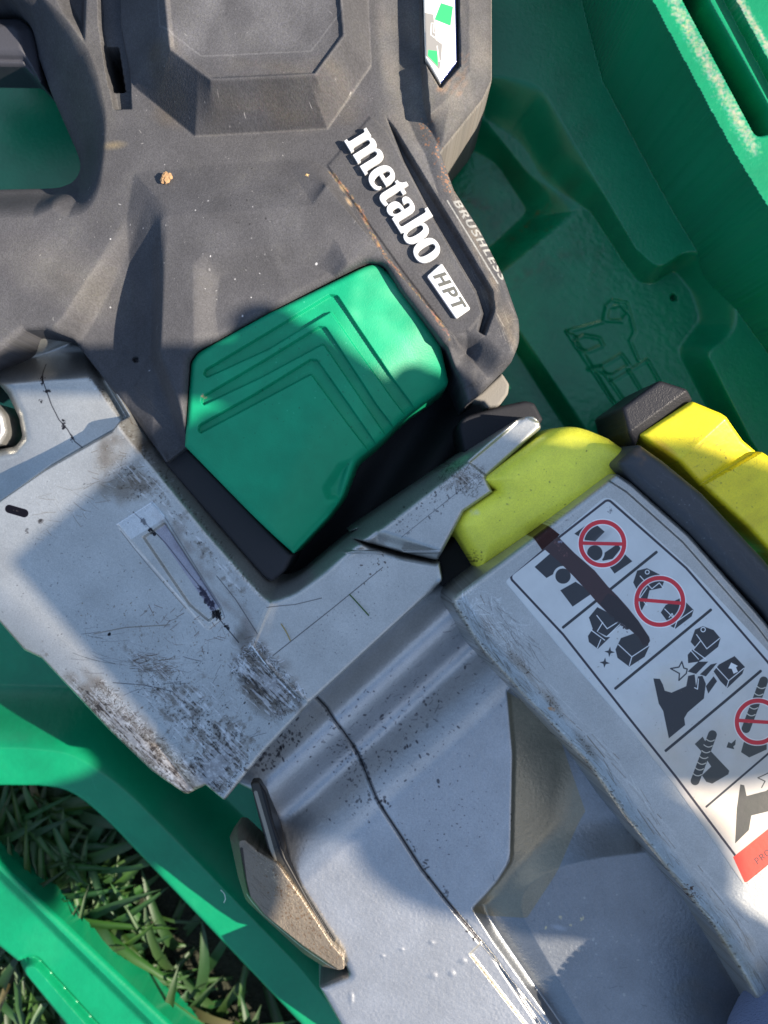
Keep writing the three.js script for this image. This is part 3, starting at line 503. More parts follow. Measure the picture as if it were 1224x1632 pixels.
{ // lower body
  const H0 = 64;
  const out = P([[330, 1240], [480, 1080], [640, 960], [760, 900], [1100, 1200], [1260, 1500], [1420, 1800], [760, 1800], [545, 1640], [508, 1572], [556, 1552, 4], [540, 1515], [505, 1460], [452, 1372], [425, 1300], [398, 1262]], H0);
  const u = line([700, 930], [500, 1112], H0);            // distance below the jaw plate
  const seam = path([[500, 1112], [520, 1130], [545, 1165], [572, 1215], [600, 1270], [634, 1322], [672, 1382], [712, 1434], [766, 1500], [790, 1530], [862, 1640], [900, 1720]], H0);
  const lip = P([[766, 1502], [748, 1520], [840, 1640], [900, 1720], [960, 1720], [880, 1640]], H0);
  const faceO = P([[806, 1100, 3], [815, 1200], [812, 1372, 14], [792, 1404, 10], [752, 1450, 3], [790, 1510], [890, 1650], [980, 1800], [1400, 1800], [1400, 1000], [900, 1000]], H0 + 3);
  const faceI = P([[832, 1108], [912, 1195], [978, 1292, 20], [930, 1370, 20], [868, 1456, 30], [790, 1462, 10], [816, 1512], [915, 1650], [1010, 1800], [1400, 1800], [1400, 1000], [900, 1000]], H0 - 12);
  const slateL = line([786, 1490], [925, 1680], 46), slateR = line([985, 1290], [1185, 1582], 86);
  const shoulder = line([830, 1075], [580, 1232], H0);
  const top = (x, z, d) => {
    const q = -u(x, z); let h = H0 - 5;
    h += 5 * Math.exp(-Math.pow((q - 11) / 7, 2)) - 3.5 * Math.exp(-Math.pow((q - 25) / 6, 2));
    h += 9 * sstep((q - 26) / 20) - .05 * Math.max(0, q - 40);
    const right = segd(seam, x, z);
    h -= 1.1 * groove(seam, .9, x, z);
    h -= 1.4 * ramp(lip, .6, x, z);
    if (near(faceO, x, z, 0)) {
      const o = -sd(faceO, x, z);
      if (o > 0) {
        const dl = Math.max(0, -slateL(x, z)), dr = Math.max(0, slateR(x, z)), t = dl / (dl + dr + .01), sl = 58 + 29 * sstep((z - 108) / 36) * t;
        const ol = h - (.34 + 1.3 * sstep((z - 132) / 12)) * o - .9 * sstep(o / 2); h = ol > sl + 1.5 ? ol : ol < sl - 1.5 ? Math.min(h, sl) : Math.min(h, sl + Math.pow(ol - sl + 1.5, 2) / 6);
      }
    }
    const bl = [[690, 1553, 9, 6], [720, 1550, 7, 6], [737, 1530, 8, 5], [560, 1588, 5, 14], [640, 1510, 6, 3], [610, 1520, 5, 3], [688, 1500, 6, 3]];
    for (const [bx, by, rx, ry] of bl) { const p = at(bx, by, H0); h += .22 * (1 - sstep(Math.hypot((x - p[0]) / (rx * .21), (z - p[1]) / (ry * .21)) / 1.25)); }
    return h;
  };
  const map = paint(out, H0, 5, '#a9aaab', c => {
    fillPoly(c, [[806, 1100], [815, 1200], [812, 1372], [792, 1404], [752, 1450], [790, 1510], [890, 1650], [980, 1800], [1400, 1800], [1400, 1000], [900, 1000]], '#84878a'); fillPoly(c, [[806, 1100], [815, 1200], [812, 1372], [792, 1404], [752, 1450], [780, 1466], [840, 1461], [880, 1400], [938, 1300], [885, 1150]], '#8b8473');  // darker fills put the shade of facet and slope into the paint
    specks(c, 480, 620, 1180, 220, 120, -.55, .6, 3, '28,26,32', .6); specks(c, 200, 440, 1190, 80, 34, -.6, .8, 4, '28,26,32', .7); specks(c, 130, 720, 1300, 110, 90, 0, .5, 2, '24,22,26', .6); specks(c, 160, 560, 1240, 40, 120, -.5, .7, 3, '28,26,30', .5);
    scratches(c, 60, 640, 1120, 150, 60, -.6, -.6, .6, 14, 1.3, '40,38,44', .4);
    strokePath(c, [[500, 1112], [520, 1130], [545, 1165], [572, 1215], [600, 1270], [634, 1322], [672, 1382], [712, 1434], [766, 1500]], 'rgba(20,18,22,.8)', 2); strokePath(c, [[748, 1520], [840, 1640]], 'rgba(60,52,44,.8)', 2);
    strokePath(c, [[768, 1500], [748, 1518], [842, 1642]], 'rgba(200,190,165,.6)', 2.5);
    for (let i = 0; i < 60; i++) { const t = rnd(); specks(c, 2, 510 + 250 * t, 1120 + 380 * t, 10, 10, 0, 1, 3.5, '26,24,28', .6); }
    specks(c, 90, 950, 1520, 220, 110, 0, .7, 3, '190,190,180', .45); for (const [x, y, r] of [[893, 1461, 4], [928, 1465, 5], [909, 1474, 3], [870, 1478, 3]]) specks(c, 8, x, y, r, r, 0, 1, 3, '205,190,150', .9);
    smudge(c, 890, 1478, 16, 6, .3, '170,178,188', .6); scratches(c, 60, 980, 1500, 200, 110, 0, .6, 1, 14, 1, '60,64,70', .35);
    for (let i = 0; i < 20; i++) smudge(c, rr(1080, 1220), rr(1500, 1632), rr(12, 40), rr(8, 26), rr(0, 3), '150,132,104', .12);
  }, castNoise);
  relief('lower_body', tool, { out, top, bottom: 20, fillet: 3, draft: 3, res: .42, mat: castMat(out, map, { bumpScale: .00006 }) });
}
const RIDGE = 96;
const ridgeTop = (x, z) => RIDGE - .00045 * Math.pow(x - 75, 2) - .02 * Math.max(0, z - 60);
const ridgeOut = P([[716, 958, 16], [985, 754, 6], [1010, 770], [1102, 852], [1224, 990], [1330, 1130], [1420, 1300], [1520, 1500], [1480, 1800], [1330, 1800], [1192, 1568], [1140, 1484], [1092, 1424], [1000, 1310], [938, 1222], [838, 1118], [762, 1034]], RIDGE);
{ // guard ridge that carries the warning label
  const H0 = RIDGE, edgeL = path([[716, 958], [762, 1034], [838, 1118], [938, 1222], [1000, 1310], [1092, 1424], [1140, 1484], [1192, 1568], [1330, 1800]], H0), edgeR = path([[985, 754], [1010, 770], [1102, 852], [1224, 990], [1330, 1130]], H0);
  const top = (x, z, d) => { let h = ridgeTop(x, z); const a = segd(edgeL, x, z); h -= 1.9 * Math.pow(1 - clamp(a / 6), 2); const b = segd(edgeR, x, z); h -= .9 * (1 - sstep((b - 3.2) / .8)); return h; };
  const map = paint(ridgeOut, H0, 6, CAST, c => {
    const EL = [[716, 962], [762, 1038], [838, 1122], [938, 1226], [1000, 1314], [1092, 1428], [1140, 1488], [1196, 1586]];
    const along = (n, f) => { for (let i = 0; i < n; i++) { const k = Math.floor(rnd() * 7), t = rnd(), a = EL[k], b = EL[k + 1]; f(a[0] + (b[0] - a[0]) * t, a[1] + (b[1] - a[1]) * t, Math.atan2(b[1] - a[1], b[0] - a[0]), k); } };
    along(70, (x, y, a) => smudge(c, x + rr(0, 34), y + rr(-26, 0), rr(10, 28), rr(4, 10), a, '122,108,90', .12));
    along(520, (x, y, a) => { c.strokeStyle = `rgba(${rnd() < .5 ? '96,84,70' : '214,212,205'},${rr(.1, .45)})`; c.lineWidth = rr(.6, 1.8); const o = rr(-4, 40), l = rr(6, 44); c.beginPath(); c.moveTo(x + o, y - o * .75); c.lineTo(x + o + Math.cos(a + rr(-.25, .25)) * l, y - o * .75 + Math.sin(a + rr(-.25, .25)) * l); c.stroke(); });
    along(420, (x, y) => { c.fillStyle = `rgba(${rnd() < .6 ? '60,50,42' : '230,228,220'},${rr(.15, .55)})`; c.fillRect(x + rr(-4, 12), y + rr(-10, 3), rr(1, 4), rr(1, 4)); });
    scratches(c, 200, 780, 980, 60, 26, .8, .5, 1.4, 16, 1, '230,232,230', .5); scratches(c, 120, 800, 1010, 60, 30, .8, .9, .4, 34, 1, '70,66,62', .4);
    for (const [x, y] of [[830, 1060], [880, 1120], [935, 1190]]) { specks(c, 50, x, y, 34, 9, .9, .5, 2.2, '54,44,36', .6); smudge(c, x, y, 40, 9, .9, '96,80,62', .4); }
    specks(c, 20, 878, 1130, 8, 3, .3, 1, 3, '190,140,100', .8); specks(c, 60, 1105, 1430, 24, 16, .8, .8, 3, '70,44,30', .7);
    for (let i = 0; i < 24; i++) smudge(c, rr(1150, 1224), rr(1480, 1580), rr(10, 30), rr(6, 20), rr(0, 3), '160,134,100', .14);
    specks(c, 16, 912, 1200, 3, 6, .3, 1.4, 3.4, '12,12,14', 1);
    // brown felt-pen stroke, the part on the bare metal
    fillPoly(c, [[847, 852], [858, 842], [872, 836], [892, 852], [900, 868], [868, 882]], '#3a2320');
    specks(c, 160, 880, 830, 80, 40, -.6, .6, 2, '80,76,74', .5);
  }, castNoise);
  const rg = relief('guard_ridge', tool, { out: ridgeOut, top, bottom: 46, fillet: 1.8, draft: 3, res: .4, mat: castMat(ridgeOut, map) });

  // warning label: a thin sheet on the ridge
  const lab = P([[805, 927, 6], [962, 793, 5], [976, 794, 8], [1100, 905], [1224, 1036], [1320, 1150], [1390, 1250], [1188, 1414, 4], [1078, 1256], [1000, 1157], [900, 1042]], H0);
  const lmap = paint(lab, H0, 9, '#c8cac8', c => {
    const ink = '#26282d', red = '#cf1f2e';
    for (let i = 0; i < 30; i++) smudge(c, rr(1000, 1224), rr(1050, 1380), rr(20, 70), rr(10, 40), rr(0, 3), '205,176,130', .1);
    c.save(); c.translate(780, 780); c.scale(1 / 2.55, 1 / 2.55);      // coordinates below: label close-up
    const L = (p, w = 8) => strokePath(c, p, ink, w), F = p => fillPoly(c, p, ink), wl = (p, w = 4) => strokePath(c, p, '#dfe1e0', w);
    c.strokeStyle = '#2a2630'; c.lineWidth = 9; c.beginPath(); c.moveTo(1010, 1500); c.lineTo(760, 1170); c.lineTo(560, 920); c.lineTo(300, 590); c.lineTo(92, 368); c.quadraticCurveTo(84, 352, 96, 342); c.lineTo(470, 48); c.quadraticCurveTo(484, 40, 496, 52); c.lineTo(800, 320); c.lineTo(1132, 700); c.lineTo(1560, 1250); c.stroke();
    L([[300, 560], [678, 255]], 11); L([[512, 808], [900, 490]], 11); L([[718, 1062], [1105, 740]], 11); L([[885, 1292], [1300, 940]], 8);
    // bar between the jaws
    F([[184, 315], [250, 258], [310, 315], [232, 360]]); F([[288, 410], [350, 375], [420, 420], [338, 476]]); c.fillStyle = '#cbcdca'; c.beginPath(); c.arc(299, 352, 41, 0, 6.3); c.fill(); c.fillStyle = ink; c.beginPath(); c.arc(299, 352, 31, 0, 6.3); c.fill();
    F([[345, 180], [416, 128], [468, 172], [430, 210], [390, 206]]); F([[478, 300], [548, 262], [580, 292], [508, 342]]); F([[452, 268], [520, 222], [534, 240], [500, 282], [460, 290]]); c.fillStyle = '#cbcdca'; c.beginPath(); c.arc(428, 258, 40, 0, 6.3); c.fill(); c.fillStyle = ink; c.beginPath(); c.arc(428, 258, 31, 0, 6.3); c.fill();
    // cut ends
    const block = (x, y, k) => { F([[x, y], [x + 70 * k, y - 60 * k], [x + 118 * k, y - 18 * k], [x + 112 * k, y + 22 * k], [x + 52 * k, y + 72 * k], [x - 16 * k, y + 40 * k]]); wl([[x + 16 * k, y - 6 * k], [x + 52 * k, y + 40 * k], [x + 114 * k, y - 6 * k]], 4); wl([[x + 52 * k, y + 40 * k], [x + 50 * k, y + 70 * k]], 4); };
    F([[404, 520], [438, 478], [520, 520], [532, 552], [476, 596], [420, 568]]); wl([[436, 512], [478, 566], [532, 532]], 4); wl([[460, 540], [430, 590], [470, 604], [530, 548]], 4); F([[400, 596], [420, 566], [470, 600], [490, 600], [440, 648], [404, 620]]); wl([[414, 572], [468, 612]], 4); wl([[452, 610], [438, 644]], 4);
    F([[512, 650], [534, 604], [600, 580], [650, 636], [630, 680], [568, 720], [520, 684]]); wl([[524, 630], [578, 680], [648, 634]], 4); wl([[578, 680], [568, 716]], 4);
    for (const [x, y] of [[488, 660], [468, 704]]) { c.fillStyle = ink; c.beginPath(); for (let k = 0; k < 8; k++) { const a = k * Math.PI / 4 + .1, r = k % 2 ? 7 : 21; c.lineTo(x + Math.cos(a) * r, y + Math.sin(a) * r); } c.fill(); }
    // broken tool
    F([[584, 378], [600, 330], [640, 320], [690, 345], [712, 366], [700, 400], [650, 410], [640, 450], [614, 500], [590, 470], [600, 410]]); wl([[612, 352], [660, 404], [690, 380], [706, 400]], 4); wl([[640, 400], [612, 440], [640, 470]], 4); c.strokeStyle = '#dfe1e0'; c.lineWidth = 4; c.beginPath(); c.arc(641, 336, 8, 0, 6.3); c.stroke();
    F([[696, 500], [716, 470], [780, 440], [830, 490], [822, 516], [756, 566], [738, 556]]); wl([[712, 486], [762, 536], [826, 492]], 4); wl([[762, 536], [752, 564]], 4); wl([[730, 520], [742, 504], [750, 520]], 4);
    // hand and flying piece
    F([[818, 620], [836, 570], [868, 556], [912, 572], [940, 606], [930, 640], [880, 680], [850, 700], [808, 706], [806, 672], [836, 640]]); wl([[842, 590], [884, 648], [936, 606]], 4); wl([[858, 616], [828, 652], [880, 690]], 4); wl([[816, 652], [850, 690]], 4); c.strokeStyle = '#dfe1e0'; c.beginPath(); c.arc(869, 570, 9, 0, 6.3); c.stroke();
    F([[666, 768], [692, 770], [704, 792], [712, 818], [740, 826], [800, 800], [808, 758], [834, 752], [840, 800], [848, 760], [866, 758], [880, 790], [872, 850], [806, 906], [792, 930], [796, 958], [730, 1012], [706, 900], [688, 870]]); wl([[834, 806], [846, 812], [850, 770]], 4);
    F([[806, 740], [850, 700], [890, 700], [840, 750]]); F([[856, 752], [900, 712], [926, 706], [880, 760]]); F([[880, 800], [912, 760], [926, 780], [890, 830]]); F([[912, 740], [934, 712], [998, 678], [1040, 722], [1030, 750], [968, 808], [940, 780]]); wl([[922, 722], [974, 778], [1036, 728]], 4); wl([[974, 778], [966, 804]], 4);
    fillPoly(c, [[972, 728], [984, 704], [1012, 718], [1004, 724], [1012, 742], [994, 750], [986, 730]], '#dfe1e0');
    c.strokeStyle = ink; c.lineWidth = 5; c.beginPath(); [[770, 776], [772, 748], [736, 728], [770, 722], [782, 700], [790, 726], [804, 730]].forEach((p, i) => i ? c.lineTo(...p) : c.moveTo(...p)); c.lineTo(800, 748); c.closePath(); c.stroke();
    // bar on an angle
    const bar = (x0, y0, x1, y1, w, n) => { c.strokeStyle = '#393b38'; c.lineWidth = w; c.beginPath(); c.moveTo(x0, y0); c.lineTo(x1, y1); c.stroke(); for (let k = 1; k < n; k++) { const t = k / n, x = x0 + (x1 - x0) * t, y = y0 + (y1 - y0) * t; c.strokeStyle = '#d8d5c8'; c.lineWidth = 4; c.beginPath(); c.moveTo(x - w / 2 + 1, y - 6); c.quadraticCurveTo(x, y + 10, x + w / 2 - 1, y - 2); c.stroke(); } };
    fillPoly(c, [[836, 1036], [868, 1006], [902, 1066], [978, 1146], [974, 1160], [908, 1198], [884, 1190], [866, 1164], [904, 1128], [860, 1062]], '#3f413d'); bar(908, 998, 838, 1186, 36, 8);
    fillPoly(c, [[1026, 1070], [1040, 1020], [1132, 1020], [1132, 1060], [1060, 1092]], '#3f413d'); bar(1118, 780, 1046, 974, 36, 7);
    fillPoly(c, [[966, 1050], [974, 1028], [986, 1034], [1004, 1018], [1002, 1040], [994, 1046], [998, 1058]], '#393b38');
    const ban = (x, y, r, dy) => { c.strokeStyle = 'rgba(235,235,232,.9)'; c.lineWidth = 26; c.beginPath(); c.arc(x, y, r, 0, 6.3); c.stroke(); c.strokeStyle = red; c.lineWidth = 17; c.beginPath(); c.arc(x, y, r, 0, 6.3); c.stroke(); c.lineWidth = 14; c.beginPath(); c.moveTo(x - r, y - dy); c.lineTo(x + r, y + dy); c.stroke(); };
    ban(459, 220, 88, 2); ban(692, 455, 95, 8); ban(1094, 946, 86, 6); ban(1400, 1200, 86, 6);
    // second hand, red band with its lettering at the end
    fillPoly(c, [[1024, 1202], [1040, 1206], [1050, 1250], [1130, 1230], [1300, 1100], [1340, 1150], [1200, 1300], [1070, 1330], [1060, 1390], [1004, 1444], [1010, 1300]], '#3f413d');
    strokePath(c, [[1112, 1216], [1126, 1190], [1096, 1176], [1132, 1160], [1150, 1150]], '#393b38', 4);
    fillPoly(c, [[996, 1500], [1132, 1392], [1420, 1170], [1500, 1270], [1054, 1604], [1044, 1604]], '#d8402c');
    c.save(); c.translate(1094, 1534); c.rotate(-.62); c.fillStyle = '#5a2a26'; c.font = 'bold 40px sans-serif'; c.fillText('PRODUCT', 0, 0); c.restore();
    c.restore();
    // brown felt-pen stroke across the pictures
    fillPoly(c, [[250, 85], [340, 180], [450, 290], [600, 420], [700, 540], [770, 610], [850, 700], [930, 800], [1010, 920], [1016, 948], [1000, 976], [962, 982], [930, 920], [870, 868], [790, 800], [700, 740], [620, 660], [560, 590], [440, 460], [330, 350], [200, 240], [130, 150]].map(([x, y]) => [820 + x / 4.708, 820 + y / 4.708]), '#33191c');
    fillPoly(c, [[700, 590], [770, 620], [850, 710], [930, 805], [1010, 922], [1014, 948], [1000, 974], [962, 980], [932, 918], [870, 864], [790, 796], [700, 736], [640, 670]].map(([x, y]) => [820 + x / 4.708, 820 + y / 4.708]), '#1d1118');
    specks(c, 30, 985, 985, 34, 8, .85, 2, 7, '22,13,20', .9); specks(c, 40, 890, 870, 26, 7, .85, .6, 2, '120,80,74', .7); specks(c, 6, 894, 864, 5, 3, .5, 1, 3.5, '140,150,170', .8);
    specks(c, 200, 1040, 1080, 200, 220, 0, .5, 1.6, '110,96,80', .4); scratches(c, 30, 1060, 1120, 150, 140, 0, .8, .8, 20, .7, '150,140,120', .35);
    smudge(c, 960, 855, 22, 8, -.6, '130,130,135', .4); specks(c, 20, 972, 812, 6, 8, 0, .6, 1.6, '90,90,95', .6);
  }, (d, k, x, y) => { mul(d, k, .95 + .1 * fbm(x * .03, y * .03)); const w = sstep((y - 1060 + (x - 1000) * .3) / 220); d[k] *= 1 - .05 * w; d[k + 1] *= 1 - .1 * w; d[k + 2] *= 1 - .15 * w; });  // lower end tinted with the warm cast of the sunlight
  tag(relief('warning_label', tool, { out: lab, top: (x, z, d) => top(x, z, d) + .22, bottom: 93, fillet: .18, res: .4, mat: new THREE.MeshPhysicalMaterial({ map: lmap, roughness: .38, clearcoat: .35, clearcoatRoughness: .3, bumpMap: grain(PEEL, lab, 60), bumpScale: .00002 }), clip: [...at(760, 760, H0), ...at(1330, 1480, H0)] }), 'white pictogram warning label crossed by a dark felt pen stroke');
}
{ // rubber strip, yellow guard, yellow lever, black block
  const rs = P([[984, 738, 6], [1020, 707, 5], [1060, 735], [1122, 786], [1224, 894], [1330, 1030], [1420, 1180], [1380, 1240], [1300, 1100], [1224, 978], [1102, 848], [1010, 766]], 98);
  const rm = paint(rs, 98, 5, '#33363b', c => { scratches(c, 130, 1100, 830, 140, 40, .8, .8, .8, 26, .8, '150,150,150', .2); for (let i = 0; i < 14; i++) smudge(c, rr(1010, 1040), rr(715, 740), rr(4, 12), rr(3, 8), 0, '150,100,60', .2); specks(c, 120, 1100, 830, 150, 40, .8, .5, 1.5, '180,180,180', .4); }, castNoise);
  relief('rubber_strip', tool, { out: rs, top: (x, z, d) => 99 - .00045 * Math.pow(x - 75, 2), bottom: 70, fillet: 4, draft: 1, res: .4, mat: new THREE.MeshPhysicalMaterial({ map: rm, roughness: .5, bumpMap: grain(FINE, rs, 60), bumpScale: .00004 }), clip: [...at(960, 680, 98), ...at(1360, 1200, 98)] });

  const yg = P([[722, 838, 16], [738, 814, 10], [793, 780], [768, 764, 4], [862, 694, 10], [893, 678, 18], [928, 677, 26], [975, 696], [1004, 716], [1010, 770], [770, 916], [748, 880]], 84);
  const ym = paint(yg, 84, 5, '#f0ec4c', c => { for (let i = 0; i < 30; i++) smudge(c, rr(720, 1000), rr(680, 900), rr(10, 50), rr(8, 30), 0, '150,140,30', .04); specks(c, 70, 860, 790, 130, 90, 0, .6, 1.8, '60,60,20', .5); for (let i = 0; i < 8; i++) smudge(c, rr(748, 772), rr(812, 820), rr(3, 9), rr(2, 5), -.6, '230,225,170', .4); specks(c, 40, 760, 890, 14, 16, 0, .8, 2.6, '70,60,20', .6); scratches(c, 30, 860, 780, 120, 80, 0, .4, 1, 16, .7, '225,222,120', .35); }, castNoise);
  const sh = line([735, 815], [880, 700], 84), ax = line([793, 780], [986, 700], 84);
  relief('yellow_guard', tool, { out: yg, top: (x, z, d) => { const a = at(890, 750, 84), r = Math.hypot((x - a[0]) * .9, (z - a[1]) * 1.1); return 86 - .004 * r * r - 4 * Math.pow(1 - clamp(d / 8), 2); }, bottom: 50, fillet: 4, draft: 1.5, res: .36, mat: new THREE.MeshPhysicalMaterial({ map: ym, roughness: .36, bumpMap: grain(PEEL, yg, 60), bumpScale: .00005 }) });

  const yl = P([[1022, 692, 4], [1105, 638, 5], [1152, 660, 8], [1190, 700], [1224, 722], [1330, 800], [1400, 1000], [1300, 1000], [1224, 880], [1190, 840], [1120, 772], [1082, 738], [1040, 708]], 88);
  const yRidge = path([[1082, 735], [1105, 706], [1160, 664]], 88), yV = path([[1118, 772], [1170, 742], [1224, 716]], 88);
  const yl1 = line([1080, 735], [1160, 662], 88), yl2 = line([1118, 775], [1224, 715], 88);
  const ylm = paint(yl, 88, 5, '#f0dc28', c => { for (let i = 0; i < 60; i++) smudge(c, rr(1020, 1224), rr(650, 880), rr(8, 40), rr(4, 20), -.6, rnd() < .5 ? '140,104,30' : '225,210,60', .1); scratches(c, 26, 1140, 690, 40, 16, -.7, -.7, .6, 26, 1.4, '120,60,60', .45); scratches(c, 60, 1130, 720, 90, 60, 0, .4, 1.2, 20, 1, '90,80,30', .35); specks(c, 90, 1140, 760, 90, 90, 0, .6, 2, '70,55,20', .5); smudge(c, 1060, 716, 30, 10, .7, '200,110,10', .4); }, castNoise);
  relief('yellow_lever', tool, { out: yl, top: (x, z) => { const a = yl1(x, z), b = yl2(x, z); let h = 90; h -= .55 * Math.max(0, -a) * .35; h -= a > 0 && b < 0 ? .5 * a : 0; if (b > 0) h -= .5 * 5 + 1.5 - .18 * b; h -= .05 * Math.max(0, -a); return h; }, bottom: 50, fillet: 1.8, draft: 1, res: .36, mat: new THREE.MeshPhysicalMaterial({ map: ylm, roughness: .36, bumpMap: grain(PEEL, yl, 60), bumpScale: .00005 }), clip: [...at(1000, 620, 88), ...at(1330, 960, 88)] });

  const bb = P([[990, 650, 6], [1050, 606, 6], [1094, 620, 5], [1108, 636, 4], [1024, 694], [1016, 712], [1000, 690]], 86);
  const bbF = line([1034, 666], [1094, 622], 86);
  relief('black_stop', tool, { out: bb, top: (x, z) => { const a = bbF(x, z); return 87 - (a > 0 ? .75 * a : 0); }, bottom: 40, fillet: 1.4, res: .3, mat: new THREE.MeshPhysicalMaterial({ color: 0x26262a, ...plastic(bb, { roughness: .45, bumpScale: .00009 }) }) });
}
{ // steel bending pad and blade at the lower left
  const out = P([[360, 1345, 3], [374, 1325, 4], [384, 1326, 4], [412, 1352], [446, 1373, 6], [482, 1424], [530, 1498], [550, 1520], [554, 1552, 4], [540, 1562, 5], [512, 1556], [480, 1535], [420, 1480], [386, 1448, 8], [374, 1410]], 68);
  const inn = P([[380, 1342, 3], [388, 1337, 4], [446, 1376, 6], [482, 1427], [529, 1500], [548, 1526], [549, 1545, 3], [540, 1546, 3], [482, 1506], [422, 1458], [397, 1426, 8], [391, 1396]], 71);
  const map = paint(out, 69, 8, '#7d7263', c => { for (let i = 0; i < 60; i++) smudge(c, rr(370, 560), rr(1330, 1560), rr(6, 30), rr(4, 14), .95, rnd() < .5 ? '78,66,52' : '150,134,110', .2); scratches(c, 260, 450, 1440, 40, 120, -.65, .95, .4, 20, .8, '66,54,40', .4); specks(c, 500, 480, 1450, 40, 130, -.62, .7, 2.6, '94,70,48', .7); specks(c, 200, 455, 1400, 26, 90, -.62, .7, 2, '190,170,135', .6); strokePath(c, [[392, 1430], [420, 1462], [480, 1512], [540, 1552]], '#e8e6e2', 2.6); strokePath(c, [[386, 1350], [392, 1400], [398, 1426]], '#3a332c', 5); }, castNoise);  // pale stroke is a painted highlight on the lower edge
  tag(relief('bending_pad', tool, { out, top: (x, z) => 60 + 11 * loft(out, inn, x, z, .04), bottom: 50, fillet: .8, res: .26, mat: new THREE.MeshPhysicalMaterial({ map, metalness: .45, roughness: .42, bumpMap: grain(PEEL, out, 26), bumpScale: .0001 }) }), 'worn brownish steel bending pad');
  const bl = P([[399, 1247, 3], [412, 1244, 5], [424, 1262], [438, 1316], [456, 1366], [490, 1428], [550, 1530], [552, 1540], [540, 1536], [480, 1440], [442, 1380], [426, 1350], [412, 1300]], 68);
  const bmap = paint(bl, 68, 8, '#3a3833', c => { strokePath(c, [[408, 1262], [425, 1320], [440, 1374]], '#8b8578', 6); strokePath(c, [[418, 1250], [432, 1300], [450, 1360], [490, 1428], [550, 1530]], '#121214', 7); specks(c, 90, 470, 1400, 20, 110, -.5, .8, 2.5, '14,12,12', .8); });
  relief('blade_edge', tool, { out: bl, top: (x, z, d) => 69 - .2 * Math.abs(x + 40) * .05, bottom: 45, fillet: .8, res: .26, mat: new THREE.MeshPhysicalMaterial({ map: bmap, metalness: .4, roughness: .45 }) });
}
// raised lettering on the housing
{
  const font = await new FontLoader().loadAsync('fonts/droid/droid_serif_bold.typeface.json');
  const sans = await new FontLoader().loadAsync('fonts/droid/droid_sans_bold.typeface.json');
  const chrome = new THREE.MeshPhysicalMaterial({ color: 0xe4e4e2, metalness: .35, roughness: .3 });
  const A = Math.atan2(200, 123), c = Math.cos(A), s = Math.sin(A), k = sOf(LOGO_H);
  const basis = (x, y, h) => { const [wx, wz] = at(x, y, h); return new THREE.Matrix4().makeBasis(new THREE.Vector3(c, 0, s), new THREE.Vector3(s, 0, -c), new THREE.Vector3(0, 1, 0)).setPosition(wx / 1000, h / 1000, wz / 1000); };
  const size = 29.5 * k / .55;                              // x-height 33 px
  let pen = 0; const parts = [];
  for (const ch of 'metabo') {
    const g = new TextGeometry(ch, { font, size, depth: 1.1, curveSegments: 6, bevelEnabled: true, bevelThickness: .25, bevelSize: .16, bevelSegments: 2 }); g.computeBoundingBox(); const b = g.boundingBox; g.translate(-b.min.x + pen, 0, 0); pen += b.max.x - b.min.x + .05; parts.push(g);
  }
  const want = 236 * k;
  for (const g of parts) { g.scale(want / pen, 1, 1); g.scale(.001, .001, .001); g.applyMatrix4(basis(549, 226, LOGO_H - 1.4)); mesh('letter', g, chrome, tool); }
  // boxed HPT
  const bx = P([[680, 440, 3], [704, 419, 3], [750, 492, 3], [727, 508, 3]], LOGO_H);
  const plateMesh = relief('logo_plate', tool, { out: bx, top: () => LOGO_H - .1, bottom: LOGO_H - 2.5, fillet: .3, res: .2, mat: chrome });
  const A2 = Math.atan2(492 - 419, 750 - 704), c2 = Math.cos(A2), s2 = Math.sin(A2);
  const g = new TextGeometry('HPT', { font: sans, size: 24 * k / 1.02, depth: .25, curveSegments: 4, bevelEnabled: false }); g.computeBoundingBox(); const b = g.boundingBox; g.translate(-b.min.x, 0, 0); g.applyMatrix4(new THREE.Matrix4().makeShear(0, 0, .18, 0, 0, 0)); g.scale(70 * k / (b.max.x - b.min.x), 20 * k / (b.max.y - b.min.y), 1); g.scale(.001, .001, .001);
  const [wx, wz] = at(690, 440, LOGO_H); g.applyMatrix4(new THREE.Matrix4().makeBasis(new THREE.Vector3(c2, 0, s2), new THREE.Vector3(s2, 0, -c2), new THREE.Vector3(0, 1, 0)).setPosition(wx / 1000, (LOGO_H - .2) / 1000, wz / 1000));
  mesh('lettering', g, new THREE.MeshPhysicalMaterial({ color: 0x55554f, roughness: .6 }), plateMesh);
}

